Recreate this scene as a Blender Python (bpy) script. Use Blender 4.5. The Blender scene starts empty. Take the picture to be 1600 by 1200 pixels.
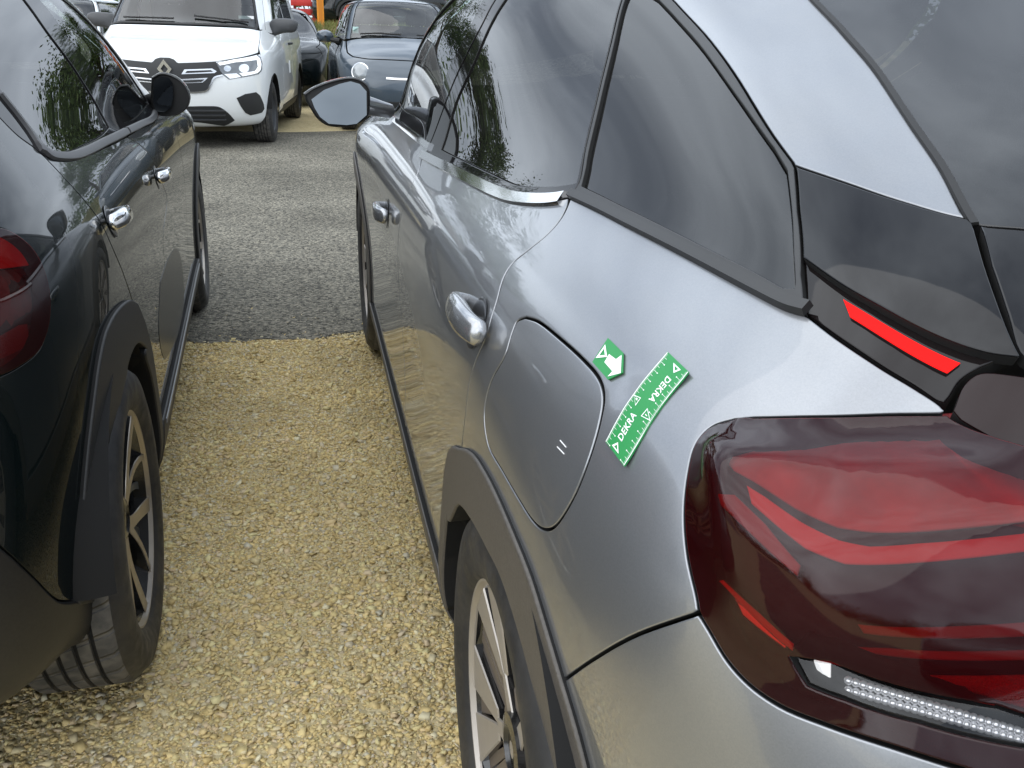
import bpy, bmesh, math, random
import numpy as np
from mathutils import Vector, Matrix
from mathutils.bvhtree import BVHTree
from mathutils.geometry import delaunay_2d_cdt
random.seed(7); rng = np.random.default_rng(7)
scene = bpy.context.scene
R = math.radians
# ------------------------------------------------------------------ camera
CAM_LOC = (-.201, -.93, 1.27); CAM_YAW, CAM_PITCH, CAM_ROLL, CAM_F = .230, .380, .035, 1400.0
def cam_axes():
    y, p, r = CAM_YAW, CAM_PITCH, CAM_ROLL
    fw = Vector((math.sin(y)*math.cos(p), math.cos(y)*math.cos(p), -math.sin(p)))
    rt = Vector((math.cos(y), -math.sin(y), 0)); up = rt.cross(fw)
    return rt*math.cos(r)+up*math.sin(r), up*math.cos(r)-rt*math.sin(r), fw
CX, CY, CF = cam_axes()
cam = bpy.data.cameras.new('camera'); cam_ob = bpy.data.objects.new('camera', cam)
scene.collection.objects.link(cam_ob); scene.camera = cam_ob
cam_ob.matrix_world = Matrix(((CX.x, CY.x, -CF.x, CAM_LOC[0]), (CX.y, CY.y, -CF.y, CAM_LOC[1]), (CX.z, CY.z, -CF.z, CAM_LOC[2]), (0, 0, 0, 1)))
cam.sensor_width = 36; cam.lens = 36*CAM_F/1600; cam.clip_start = .02; cam.clip_end = 2000
def px_ray(p):
    return Vector(CAM_LOC), (CF*CAM_F + CX*(p[0]-800) - CY*(p[1]-600)).normalized()
# ------------------------------------------------------------------ sky, sun, exposure
SUN_EL, SUN_AZ = R(52), R(-115)          # azimuth clockwise from +Y
w = bpy.data.worlds.new('World'); scene.world = w; w.use_nodes = True
nt = w.node_tree; nt.nodes.clear()
def N(t, **k):
    n = nt.nodes.new(t)
    for a, b in k.items(): setattr(n, a, b)
    return n
out = N('ShaderNodeOutputWorld'); bg = N('ShaderNodeBackground'); bg.inputs['Strength'].default_value = .10
sky = N('ShaderNodeTexSky', sky_type='NISHITA', sun_disc=False, sun_elevation=SUN_EL, sun_rotation=SUN_AZ, altitude=200, air_density=1.0, dust_density=2.0)
tc = N('ShaderNodeTexCoord'); mp = N('ShaderNodeMapping'); mp.inputs['Scale'].default_value = (1, 1, 2.2)
n1 = N('ShaderNodeTexNoise'); n1.inputs['Scale'].default_value = 2.1; n1.inputs['Detail'].default_value = 5; n1.inputs['Roughness'].default_value = .52
n2 = N('ShaderNodeTexNoise'); n2.inputs['Scale'].default_value = 1.1; n2.inputs['Detail'].default_value = 3
nt.links.new(tc.outputs['Generated'], mp.inputs['Vector'])
for n in (n1, n2): nt.links.new(mp.outputs['Vector'], n.inputs['Vector'])
r1 = N('ShaderNodeValToRGB'); e = r1.color_ramp.elements
e[0].position = .35; e[0].color = (3.5, 4.0, 4.8, 1); e[1].position = .66; e[1].color = (9.7, 10.7, 11.9, 1)
r2 = N('ShaderNodeValToRGB'); e = r2.color_ramp.elements
e[0].position = .25; e[0].color = (.72, .72, .72, 1); e[1].position = .5; e[1].color = (.97, .97, .97, 1)
mix = N('ShaderNodeMix', data_type='RGBA')
nt.links.new(n1.outputs['Fac'], r1.inputs['Fac']); nt.links.new(n2.outputs['Fac'], r2.inputs['Fac'])
nt.links.new(r2.outputs['Color'], mix.inputs['Factor']); nt.links.new(sky.outputs['Color'], mix.inputs['A']); nt.links.new(r1.outputs['Color'], mix.inputs['B'])
nt.links.new(mix.outputs['Result'], bg.inputs['Color']); nt.links.new(bg.outputs['Background'], out.inputs['Surface'])
sun = bpy.data.lights.new('sun', 'SUN'); sun.energy = 1.2; sun.angle = R(110); sun.color = (1, .96, .9)
sun_ob = bpy.data.objects.new('sun', sun); scene.collection.objects.link(sun_ob)
sd = Vector((math.sin(SUN_AZ)*math.cos(SUN_EL), math.cos(SUN_AZ)*math.cos(SUN_EL), math.sin(SUN_EL)))
sun_ob.rotation_euler = sd.to_track_quat('Z', 'Y').to_euler()
scene.view_settings.view_transform = 'Standard'; scene.view_settings.look = 'None'; scene.view_settings.gamma = 1
scene.view_settings.use_curve_mapping = False; scene.view_settings.exposure = 1.0
scene.render.engine = 'CYCLES'
# ------------------------------------------------------------------ materials
MATS = {}
def mat(name, col=(.5, .5, .5), rough=.5, metal=0, coat=0, coat_rough=.03, spec=.5, emit=None, es=1, noise=None, bump=None, trans=0, ior=1.5, rvar=None):
    if name in MATS: return MATS[name]
    m = bpy.data.materials.new(name); m.use_nodes = True; t = m.node_tree
    b = t.nodes['Principled BSDF']; I = b.inputs
    I['Base Color'].default_value = (*col, 1); I['Roughness'].default_value = rough; I['Metallic'].default_value = metal
    I['Coat Weight'].default_value = coat; I['Coat Roughness'].default_value = coat_rough; I['Specular IOR Level'].default_value = spec
    I['Transmission Weight'].default_value = trans; I['IOR'].default_value = ior
    if emit: I['Emission Color'].default_value = (*emit, 1); I['Emission Strength'].default_value = es
    tcn = None
    def co():
        nonlocal tcn
        if tcn is None: tcn = t.nodes.new('ShaderNodeTexCoord')
        return tcn.outputs['Object']
    def nz(sc, det=4, ro=.6):
        n = t.nodes.new('ShaderNodeTexNoise'); n.inputs['Scale'].default_value = sc; n.inputs['Detail'].default_value = det; n.inputs['Roughness'].default_value = ro
        t.links.new(co(), n.inputs['Vector']); return n
    if noise:                       # (scale, dark colour, light colour[, lo, hi])
        n = nz(noise[0]); r = t.nodes.new('ShaderNodeValToRGB'); e = r.color_ramp.elements
        e[0].color = (*noise[1], 1); e[1].color = (*noise[2], 1)
        e[0].position = noise[3] if len(noise) > 3 else .35; e[1].position = noise[4] if len(noise) > 4 else .65
        t.links.new(n.outputs['Fac'], r.inputs['Fac']); t.links.new(r.outputs['Color'], I['Base Color'])
    if rvar:                        # (scale, lo, hi) roughness / dust film
        n = nz(rvar[0], 6); mr = t.nodes.new('ShaderNodeMapRange'); mr.inputs['From Min'].default_value = .35; mr.inputs['From Max'].default_value = .7
        mr.inputs['To Min'].default_value = rvar[1]; mr.inputs['To Max'].default_value = rvar[2]
        t.links.new(n.outputs['Fac'], mr.inputs['Value']); t.links.new(mr.outputs['Result'], I['Roughness'])
        if coat:
            m2 = t.nodes.new('ShaderNodeMath'); m2.operation = 'MULTIPLY'; m2.inputs[1].default_value = .25
            t.links.new(mr.outputs['Result'], m2.inputs[0]); t.links.new(m2.outputs['Value'], I['Coat Roughness'])
    if bump:                        # (scale, strength, distance)
        n = nz(bump[0], 3); bp = t.nodes.new('ShaderNodeBump'); bp.inputs['Strength'].default_value = bump[1]; bp.inputs['Distance'].default_value = bump[2]
        t.links.new(n.outputs['Fac'], bp.inputs['Height']); t.links.new(bp.outputs['Normal'], I['Normal'])
    MATS[name] = m; return m
def glass_mat(name, tint=(.5, .55, .55), amount=.5, rough=.0, ior=1.5, body=(.02, .02, .02)):
    """thin tinted pane: fresnel reflection over a tinted see-through body"""
    if name in MATS: return MATS[name]
    m = bpy.data.materials.new(name); m.use_nodes = True; t = m.node_tree; t.nodes.clear()
    o = t.nodes.new('ShaderNodeOutputMaterial'); f = t.nodes.new('ShaderNodeFresnel'); f.inputs['IOR'].default_value = ior
    tr = t.nodes.new('ShaderNodeBsdfTransparent'); tr.inputs['Color'].default_value = (*tint, 1)
    df = t.nodes.new('ShaderNodeBsdfDiffuse'); df.inputs['Color'].default_value = (*body, 1)
    gl = t.nodes.new('ShaderNodeBsdfGlossy'); gl.inputs['Roughness'].default_value = rough
    a = t.nodes.new('ShaderNodeMixShader'); b = t.nodes.new('ShaderNodeMixShader'); a.inputs['Fac'].default_value = amount
    t.links.new(df.outputs[0], a.inputs[1]); t.links.new(tr.outputs[0], a.inputs[2])
    t.links.new(f.outputs[0], b.inputs['Fac']); t.links.new(a.outputs[0], b.inputs[1]); t.links.new(gl.outputs[0], b.inputs[2])
    t.links.new(b.outputs[0], o.inputs['Surface']); MATS[name] = m; return m
def flake_paint(name, base, dark, rough=.32, metal=.75, coat=1):
    m = mat(name, base, rough, metal, coat, .025)
    t = m.node_tree; b = t.nodes['Principled BSDF']
    tcn = t.nodes.new('ShaderNodeTexCoord'); v = t.nodes.new('ShaderNodeTexVoronoi'); v.inputs['Scale'].default_value = 900
    t.links.new(tcn.outputs['Object'], v.inputs['Vector'])
    mx = t.nodes.new('ShaderNodeMix'); mx.data_type = 'RGBA'; mx.inputs['A'].default_value = (*dark, 1); mx.inputs['B'].default_value = (*base, 1)
    t.links.new(v.outputs['Color'], mx.inputs['Factor'])
    # thin uneven dust film near the ground and over the panels
    n = t.nodes.new('ShaderNodeTexNoise'); n.inputs['Scale'].default_value = 5; n.inputs['Detail'].default_value = 8; n.inputs['Roughness'].default_value = .7
    t.links.new(tcn.outputs['Object'], n.inputs['Vector'])
    mr = t.nodes.new('ShaderNodeMapRange'); mr.inputs['From Min'].default_value = .4; mr.inputs['From Max'].default_value = .75; mr.inputs['To Min'].default_value = 0; mr.inputs['To Max'].default_value = .10
    t.links.new(n.outputs['Fac'], mr.inputs['Value'])
    m3 = t.nodes.new('ShaderNodeMix'); m3.data_type = 'RGBA'; m3.inputs['B'].default_value = (.42, .37, .28, 1)
    t.links.new(mr.outputs['Result'], m3.inputs['Factor']); t.links.new(mx.outputs['Result'], m3.inputs['A'])
    t.links.new(m3.outputs['Result'], b.inputs['Base Color'])
    m4 = t.nodes.new('ShaderNodeMapRange'); m4.inputs['From Min'].default_value = .35; m4.inputs['From Max'].default_value = .75; m4.inputs['To Min'].default_value = .012; m4.inputs['To Max'].default_value = .06
    t.links.new(n.outputs['Fac'], m4.inputs['Value']); t.links.new(m4.outputs['Result'], b.inputs['Coat Roughness'])
    return m
# ------------------------------------------------------------------ object helpers
COL = scene.collection
def link(name, me, parent=None, loc=None):
    o = bpy.data.objects.new(name, me); COL.objects.link(o)
    if parent is not None: o.parent = parent
    if loc is not None: o.location = loc
    return o
def empty(name, loc=(0, 0, 0), rz=0, parent=None):
    o = bpy.data.objects.new(name, None); COL.objects.link(o); o.location = loc; o.rotation_euler = (0, 0, rz); o.empty_display_size = .1
    if parent is not None: o.parent = parent
    return o
def tag(o, label=None, cat=None, group=None, kind=None):
    if label: o['label'] = label
    if cat: o['category'] = cat
    if group: o['group'] = group
    if kind: o['kind'] = kind
    return o
def mesh_np(name, V, F, mats, smooth=True, normals=None, fm=None):
    me = bpy.data.meshes.new(name); me.from_pydata([tuple(map(float, v)) for v in V], [], [tuple(map(int, f)) for f in F]); me.update()
    for m in (mats if isinstance(mats, (list, tuple)) else [mats]): me.materials.append(m)
    if smooth: me.polygons.foreach_set('use_smooth', [True]*len(me.polygons))
    if fm is not None: me.polygons.foreach_set('material_index', fm)
    if normals is not None: me.normals_split_custom_set_from_vertices([tuple(map(float, n)) for n in normals])
    return me
def auto_smooth(me, ang=35):
    ca = math.cos(R(ang)); bm = bmesh.new(); bm.from_mesh(me)
    for e in bm.edges:
        e.smooth = not (len(e.link_faces) == 2 and e.link_faces[0].normal.dot(e.link_faces[1].normal) < ca)
    bm.to_mesh(me); bm.free()
class MB:
    """collects shapes with material slots, builds ONE mesh"""
    def __init__(s): s.V = []; s.F = []; s.M = []; s.mats = []
    def mi(s, m):
        if m not in s.mats: s.mats.append(m)
        return s.mats.index(m)
    def add(s, V, F, m):
        b = len(s.V); k = s.mi(m); s.V += [tuple(v) for v in V]
        for f in F: s.F.append(tuple(i+b for i in f)); s.M.append(k)
    def box(s, c, d, m, rot=None, bev=0):
        bm = bmesh.new(); bmesh.ops.create_cube(bm, size=1)
        for v in bm.verts: v.co = Vector((v.co.x*d[0], v.co.y*d[1], v.co.z*d[2]))
        if bev: bmesh.ops.bevel(bm, geom=bm.edges[:], offset=bev, segments=2, affect='EDGES', profile=.6)
        if rot is not None: bmesh.ops.rotate(bm, verts=bm.verts, cent=(0, 0, 0), matrix=rot)
        bmesh.ops.translate(bm, verts=bm.verts, vec=c); s.bm(bm, m)
    def bm(s, bm, m):
        bm.verts.index_update(); s.add([v.co[:] for v in bm.verts], [[v.index for v in f.verts] for f in bm.faces], m); bm.free()
    def tube(s, pts, r, m, n=10, ry=None, up=Vector((0, 0, 1)), cap=True):
        pts = [Vector(p) for p in pts]; rs = r if isinstance(r, (list, tuple)) else [r]*len(pts)
        rys = rs if ry is None else (ry if isinstance(ry, (list, tuple)) else [ry]*len(pts))
        V = []; F = []
        for i, p in enumerate(pts):
            t = (pts[min(i+1, len(pts)-1)]-pts[max(i-1, 0)]).normalized()
            a = t.cross(up);
            if a.length < 1e-4: a = t.cross(Vector((1, 0, 0)))
            a.normalize(); b = a.cross(t)
            for k in range(n):
                q = 2*math.pi*k/n; V.append(p+a*math.cos(q)*rs[i]+b*math.sin(q)*rys[i])
        for i in range(len(pts)-1):
            for k in range(n): F.append((i*n+k, i*n+(k+1) % n, (i+1)*n+(k+1) % n, (i+1)*n+k))
        if cap: F.append(tuple(range(n))[::-1]); F.append(tuple((len(pts)-1)*n+k for k in range(n)))
        s.add(V, F, m)
    def lathe_x(s, prof, m, n=48, c=(0, 0, 0), a0=0, a1=2*math.pi, close=True):
        """profile list of (x, r) swept about the x axis"""
        V = []; F = []; full = abs(a1-a0-2*math.pi) < 1e-6; k = n if full else n+1
        for (x, r) in prof:
            for i in range(k):
                a = a0+(a1-a0)*i/n; V.append((c[0]+x, c[1]+r*math.cos(a), c[2]+r*math.sin(a)))
        for j in range(len(prof)-1):
            for i in range(n):
                i2 = (i+1) % k; F.append((j*k+i, j*k+i2, (j+1)*k+i2, (j+1)*k+i))
        s.add(V, F, m)
    def prism(s, poly, y0, y1, m, axes=(0, 2, 1)):
        """poly in two axes, extruded along the third"""
        n = len(poly); V = []
        for h in (y0, y1):
            for p in poly:
                v = [0, 0, 0]; v[axes[0]] = p[0]; v[axes[1]] = p[1]; v[axes[2]] = h; V.append(v)
        F = [tuple(range(n)), tuple(range(2*n-1, n-1, -1))]+[(i, i+n, (i+1) % n+n, (i+1) % n) for i in range(n)]
        bm = bmesh.new(); vs = [bm.verts.new(v) for v in V]
        for f in F: bm.faces.new([vs[i] for i in f])
        bmesh.ops.recalc_face_normals(bm, faces=bm.faces); s.bm(bm, m)
    def build(s, name, parent=None, smooth=True, ang=35, loc=None, fixn=False):
        me = bpy.data.meshes.new(name); me.from_pydata(s.V, [], s.F); me.update()
        for m in s.mats: me.materials.append(m)
        me.polygons.foreach_set('material_index', s.M)
        if fixn:
            bm = bmesh.new(); bm.from_mesh(me); bmesh.ops.recalc_face_normals(bm, faces=bm.faces); bm.to_mesh(me); bm.free()
        if smooth:
            me.polygons.foreach_set('use_smooth', [True]*len(me.polygons)); auto_smooth(me, ang)
        return link(name, me, parent, loc)
# ------------------------------------------------------------------ spline surfaces
def crom(pts, per=6):
    P = [np.array(p, float) for p in pts]
    if len(P) < 3: return P
    Q = [2*P[0]-P[1]]+P+[2*P[-1]-P[-2]]; o = []
    for i in range(1, len(Q)-2):
        p0, p1, p2, p3 = Q[i-1:i+3]
        d = [max(np.linalg.norm(b-a), 1e-6)**.5 for a, b in ((p0, p1), (p1, p2), (p2, p3))]
        t0, t1 = 0, d[0]; t2 = t1+d[1]; t3 = t2+d[2]
        for k in range(per):
            t = t1+(t2-t1)*k/per
            A1 = (t1-t)/(t1-t0)*p0+(t-t0)/(t1-t0)*p1; A2 = (t2-t)/(t2-t1)*p1+(t-t1)/(t2-t1)*p2; A3 = (t3-t)/(t3-t2)*p2+(t-t2)/(t3-t2)*p3
            B1 = (t2-t)/(t2-t0)*A1+(t-t0)/(t2-t0)*A2; B2 = (t3-t)/(t3-t1)*A2+(t-t1)/(t3-t1)*A3
            o.append((t2-t)/(t2-t1)*B1+(t-t1)/(t2-t1)*B2)
    o.append(P[-1]); return o
def inside(poly, X):
    x, y = X[:, 0], X[:, 1]; r = np.zeros(len(X), bool); n = len(poly); j = n-1
    for i in range(n):
        xi, yi = poly[i]; xj, yj = poly[j]
        c = ((yi > y) != (yj > y)) & (x < (xj-xi)*(y-yi)/((yj-yi) if yj != yi else 1e-12)+xi)
        r ^= c; j = i
    return r
class Net:
    """half of a car skin: cubic b-spline net in (s inboard, y forward, z up); sgn = side of the car it lies on"""
    def __init__(s, C, root, W, sgn, res=8):
        C = np.array(C, float); s.K, s.J = C.shape[:2]; s.root = root; s.W = W; s.sgn = sgn; s.dents = []
        L = C.copy(); L[..., 0] = sgn*(W-C[..., 0])
        a = np.concatenate([2*L[:1]-L[1:2], L, 2*L[-1:]-L[-2:-1]], 0)
        s.C = np.concatenate([2*a[:, :1]-a[:, 1:2], a, 2*a[:, -1:]-a[:, -2:-1]], 1)
        nu, nv = (s.J-1)*res+1, (s.K-1)*res+1
        s.us = np.linspace(0, s.J-1, nu); s.vs = np.linspace(0, s.K-1, nv)
        U, V = np.meshgrid(s.us, s.vs); s.uvg = np.stack([U.ravel(), V.ravel()], 1)
        P = s.P(s.uvg); s.Pg = P
        T = []
        for j in range(nv-1):
            for i in range(nu-1):
                q = j*nu+i; T += [(q, q+1, q+nu+1), (q, q+nu+1, q+nu)]
        s.T = T; s.bvh = BVHTree.FromPolygons([Vector(p) for p in P], T)
        m = s.raw_n(np.array([[s.J*.5, s.K*.45]]))[0]; s.flip = 1 if m[0]*sgn > 0 else -1
    @staticmethod
    def w(t):
        f = t; return np.stack([(1-f)**3, 3*f**3-6*f**2+4, -3*f**3+3*f**2+3*f+1, f**3], 1)/6
    def P0(s, uv):
        uv = np.asarray(uv, float); u = np.clip(uv[:, 0], 0, s.J-1); v = np.clip(uv[:, 1], 0, s.K-1)
        iu = np.minimum(u.astype(int), s.J-2); iv = np.minimum(v.astype(int), s.K-2); wu = s.w(u-iu); wv = s.w(v-iv)
        o = np.zeros((len(uv), 3))
        for a in range(4):
            for b in range(4): o += (wv[:, a]*wu[:, b])[:, None]*s.C[iv+a, iu+b]
        return o
    def offset(s, d):
        """the same skin pushed out by d metres, for things set behind or on it"""
        o = Net.__new__(Net); o.__dict__.update(s.__dict__); o.off = d
        o.Pg = s.P(s.uvg)+s.Nn(s.uvg)*d; o.bvh = BVHTree.FromPolygons([Vector(p) for p in o.Pg], s.T); return o
    off = 0.
    def P(s, uv):
        p = s.P0(uv)
        if s.off:
            uv = np.asarray(uv, float); h = .01; lo = lambda d: np.clip(uv+np.array(d), 0, [s.J-1, s.K-1])
            n = np.cross(s.P0(lo([h, 0]))-s.P0(lo([-h, 0])), s.P0(lo([0, h]))-s.P0(lo([0, -h])))
            p = p+n/np.maximum(np.linalg.norm(n, axis=1), 1e-9)[:, None]*s.flip*s.off
        for c, rad, dep in s.dents:
            d2 = ((p-c)**2).sum(1); p = p+np.array([-s.sgn, 0, -.35])*(dep*np.exp(-d2/rad**2))[:, None]
        return p
    def raw_n(s, uv):
        uv = np.asarray(uv, float); h = .01
        lo = lambda k, d: np.clip(uv+np.array(d), 0, [s.J-1, s.K-1])
        du = s.P(lo(0, [h, 0]))-s.P(lo(0, [-h, 0])); dv = s.P(lo(0, [0, h]))-s.P(lo(0, [0, -h]))
        n = np.cross(du, dv); return n/np.maximum(np.linalg.norm(n, axis=1), 1e-9)[:, None]
    def Nn(s, uv): return s.raw_n(uv)*s.flip
    def hit(s, o, d):
        h = s.bvh.ray_cast(o, d)
        if h[0] is None: return None
        a, b, c = s.T[h[2]]; A, B, Cc = (Vector(s.Pg[i]) for i in (a, b, c))
        n = (B-A).cross(Cc-A); ar = n.length_squared; q = h[0]
        wa = (B-q).cross(Cc-q).dot(n)/ar; wb = (Cc-q).cross(A-q).dot(n)/ar; wc = 1-wa-wb
        return s.uvg[a]*wa+s.uvg[b]*wb+s.uvg[c]*wc
    def px(s, p):
        M = s.root.matrix_world.inverted(); o, d = px_ray(p); return s.hit(M @ o, (M.to_3x3() @ d).normalized())
    def pt(s, p):
        """one outline point: (x, y) photo pixel or ('s',y,z) side view, ('b',s,z) rear, ('f',s,z) front, ('t',s,y) top, ('uv',u,v)"""
        if isinstance(p[0], str):
            k, a, b = p
            if k == 'uv': return np.array([a, b], float)
            X = lambda q: s.sgn*(s.W-q)
            o, d = {'s': lambda: ((s.sgn*5, a, b), (-s.sgn, 0, 0)), 'b': lambda: ((X(a), -9, b), (0, 1, 0)), 'f': lambda: ((X(a), 12, b), (0, -1, 0)), 't': lambda: ((X(a), b, 6), (0, 0, -1))}[k]()
            h = s.hit(Vector(o), Vector(d))
        else: h = s.px(p)
        if h is None: print('MISS', s.root.name, p)
        return h
    def line(s, pts, smooth=True):
        q = [h for h in (s.pt(p) for p in pts) if h is not None]
        q = crom(q, 5) if smooth and len(q) > 2 else q
        return list(s.resample(np.array(q), s.lh, closed=False)) if len(q) > 1 else q
    lh = .03
    def poly(s, *segs):
        o = []
        for g in segs: o += g
        return np.array(o)
    def resample(s, poly, h, closed=True):
        poly = np.asarray(poly); q = []
        n = len(poly); P = s.P(poly)
        for i in range(n if closed else n-1):
            j = (i+1) % n; L = np.linalg.norm(P[j]-P[i])
            if L < 1e-5: continue
            k = max(1, int(math.ceil(L/h)))
            for t in range(k): q.append(poly[i]+(poly[j]-poly[i])*t/k)
        if not closed:
            q.append(poly[-1]); return np.array(q)
        q = np.array(q); PQ = s.P(q); keep = [0]
        for i in range(1, len(q)):
            if np.linalg.norm(PQ[i]-PQ[keep[-1]]) > h*.2: keep.append(i)
        q = q[keep]
        while closed and len(q) > 8:                       # drop points where the outline doubles back on itself
            PQ = s.P(q); d = np.roll(PQ, -1, 0)-PQ; l = np.maximum(np.linalg.norm(d, axis=1), 1e-9); c = (np.roll(d, 1, 0)*d).sum(1)/(np.roll(l, 1)*l)
            bad = np.where((c < -.92) | (l < h*.12))[0]
            if not len(bad): break
            q = np.delete(q, bad[0], 0)
        return q
    def panel(s, name, poly, m, parent, holes=(), gap=.0030, r=.0015, depth=.012, lift=0., h=.03, hb=None, mirror=True, label=None, extra=None):
        hb = hb or h*.5
        loops = [s.resample(poly, hb)]+[s.resample(q, hb) for q in holes]
        c = loops[0].mean(0); e = .02
        cc = np.array([c, c+[e, 0], c+[0, e]]); pc = s.P(cc)
        S = np.array([np.linalg.norm(pc[1]-pc[0])/e, np.linalg.norm(pc[2]-pc[0])/e]); S = np.maximum(S, .01)
        lo, hi = loops[0].min(0), loops[0].max(0)
        gx = np.arange(lo[0], hi[0], h/S[0]); gy = np.arange(lo[1], hi[1], h/S[1]*.87)
        G = np.array([(x+(h/S[0]*.5 if j % 2 else 0), y) for j, y in enumerate(gy) for x in gx]) if len(gx) and len(gy) else np.zeros((0, 2))
        if len(G):
            k = inside(loops[0], G)
            for q in loops[1:]: k &= ~inside(q, G)
            G = G[k]
            B = np.concatenate(loops)*S
            if len(G): G = G[np.array([((B-g*S)**2).sum(1).min() for g in G]) > (h*.45)**2]
        pts = []; ed = []
        for q in loops:
            b = len(pts); pts += list(q*S); ed += [(b+i, b+(i+1) % len(q)) for i in range(len(q))]
        pts += list(G*S)
        r_ = delaunay_2d_cdt([Vector(p) for p in pts], ed, [], 0, 1e-7)
        uv = np.array([v[:] for v in r_[0]])/S; F = np.array([f for f in r_[2] if len(f) == 3])
        cen = uv[F].mean(1); k = inside(loops[0], cen)
        for q in loops[1:]: k &= ~inside(q, cen)
        us = uv*S; k &= np.abs(np.cross(us[F[:, 1]]-us[F[:, 0]], us[F[:, 2]]-us[F[:, 0]])) > .004*hb*hb      # no slivers along straight edges
        F = F[k]
        if s.flip < 0: F = F[:, ::-1]
        used = np.unique(F); mp_ = -np.ones(len(uv), int); mp_[used] = np.arange(len(used)); uv = uv[used]; F = mp_[F]
        P = s.P(uv); n = s.Nn(uv); P = P+n*lift
        if extra is not None:
            P = extra(P, n, uv); n = np.zeros_like(P); fn = np.cross(P[F[:, 1]]-P[F[:, 0]], P[F[:, 2]]-P[F[:, 0]])
            for i in range(3): np.add.at(n, F[:, i], fn)
            n /= np.maximum(np.linalg.norm(n, axis=1), 1e-12)[:, None]
        # boundary
        E = {}
        for f in F:
            for a, b in ((f[0], f[1]), (f[1], f[2]), (f[2], f[0])): E[(a, b)] = 1
        bd = [(a, b) for (a, b) in E if (b, a) not in E]
        O = np.zeros_like(P)
        for a, b in bd:
            o = np.cross(P[b]-P[a], n[a]+n[b]); l = np.linalg.norm(o)
            if l > 0: O[a] += o/l; O[b] += o/l
        bv = sorted({a for e_ in bd for a in e_}); bi = {v: i for i, v in enumerate(bv)}
        o = O[bv]; o /= np.maximum(np.linalg.norm(o, axis=1), 1e-6)[:, None]
        nb = n[bv]; cen = np.abs(P[bv][:, 0]) < 2e-3       # the centre line of the car is no panel edge
        o[cen, 0] = 0; nb[cen, 0] = 0; nb /= np.maximum(np.linalg.norm(nb, axis=1), 1e-6)[:, None]; n[bv] = nb
        P[bv] -= o*(gap/2+r); P[np.array(bv)[cen], 0] = 0; Pb = P[bv]
        V = [P, Pb+o*r*.75-nb*r*.28, Pb+o*r-nb*r, Pb+o*r-nb*depth]
        Nv = [n, (nb+o)/1.414, o, o]
        F = [tuple(f) for f in F]; base = len(P); m_ = len(bv)
        bd = [(a, b) for a, b in bd if not (cen[bi[a]] and cen[bi[b]])]
        for a, b in bd:
            i, j = bi[a], bi[b]; ring = [(a, b), (base+i, base+j), (base+m_+i, base+m_+j), (base+2*m_+i, base+2*m_+j)]
            for (a0, b0), (a1, b1) in zip(ring, ring[1:]): F.append((b0, a0, a1, b1))
        fm = [0]*(len(F)-3*len(bd))+[0, 0, 1]*len(bd)  # innermost edge wall coloured black, standing in for shade deep in the gap
        me = mesh_np(name, np.concatenate(V), F, [m, MATS['dark_cavity']], normals=np.concatenate(Nv), fm=fm)
        ob = link(name, me, parent)
        if label: ob['label'] = label
        if mirror:
            par2 = parent
            o2 = link(name, me, par2); o2.scale.x = -1
            ob['_m'] = o2.name
        return ob
    def frame(s, uv):
        P = Vector(s.P(np.array([uv]))[0]); n = Vector(s.Nn(np.array([uv]))[0]); return P, n
def seg_strip(net, name, line_uv, width, m, parent, prof=((-.5, 0), (-.4, 1), (.4, 1), (.5, 0)), height=.006, lift=.0, mirror=True, h=.02, taper=None):
    """a moulding swept along a line on the skin; prof = (across, up) in width / height units"""
    q = net.resample(np.array(line_uv), h, closed=False); P = net.P(q); n = net.Nn(q)
    t = np.gradient(P, axis=0); t /= np.linalg.norm(t, axis=1)[:, None]; b = np.cross(n, t)
    V = []; F = []; k = len(prof)
    for i in range(len(q)):
        wd = width*(taper(i/(len(q)-1)) if taper else 1)
        for (a, u) in prof: V.append(P[i]+b[i]*a*wd+n[i]*(lift+u*height))
    for i in range(len(q)-1):
        for j in range(k-1): F.append((i*k+j, i*k+j+1, (i+1)*k+j+1, (i+1)*k+j))
    F.append(tuple(range(k))); F.append(tuple((len(q)-1)*k+j for j in range(k))[::-1])
    me = bpy.data.meshes.new(name); me.from_pydata(V, [], F); me.update(); me.materials.append(m)
    bm = bmesh.new(); bm.from_mesh(me); bmesh.ops.recalc_face_normals(bm, faces=bm.faces); bm.to_mesh(me); bm.free()
    me.polygons.foreach_set('use_smooth', [True]*len(me.polygons)); auto_smooth(me, 40)
    o = link(name, me, parent)
    if mirror: o2 = link(name, me, parent); o2.scale.x = -1
    return o
DEBUG = False
# ------------------------------------------------------------------ car kit
MIR = {}
def pane(net, *a, **k):
    """panel whose mirror image hangs under the mirrored parent"""
    par = a[3-1] if False else a[3]; mir = k.pop('mirror', True)
    o = net.panel(*a, mirror=False, **k)
    if mir:
        m2 = MIR.get(par.name)
        o2 = link(a[0], o.data, m2 or par)
        if m2 is None: o2.scale.x = -1
        MIR[o.name] = o2
    return o
def strip(net, name, line, width, m, parent, mirror=True, **k):
    o = seg_strip(net, name, line, width, m, parent, mirror=False, **k)
    if mirror:
        m2 = MIR.get(parent.name); o2 = link(name, o.data, m2 or parent)
        if m2 is None: o2.scale.x = -1
        MIR[o.name] = o2
    return o
def mirror_part(o, name, parent):
    m2 = MIR.get(parent.name); o2 = link(name, o.data, m2 or parent)
    if m2 is None:
        o2.matrix_basis = Matrix.Diagonal((-1, 1, 1, 1)) @ o.matrix_basis
    else: o2.matrix_basis = o.matrix_basis
    return o2
def merge(*ls):
    """join uv lines end to end into one loop"""
    o = []
    for l in ls: o += [np.asarray(p, float) for p in l]
    return np.array(o)
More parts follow.
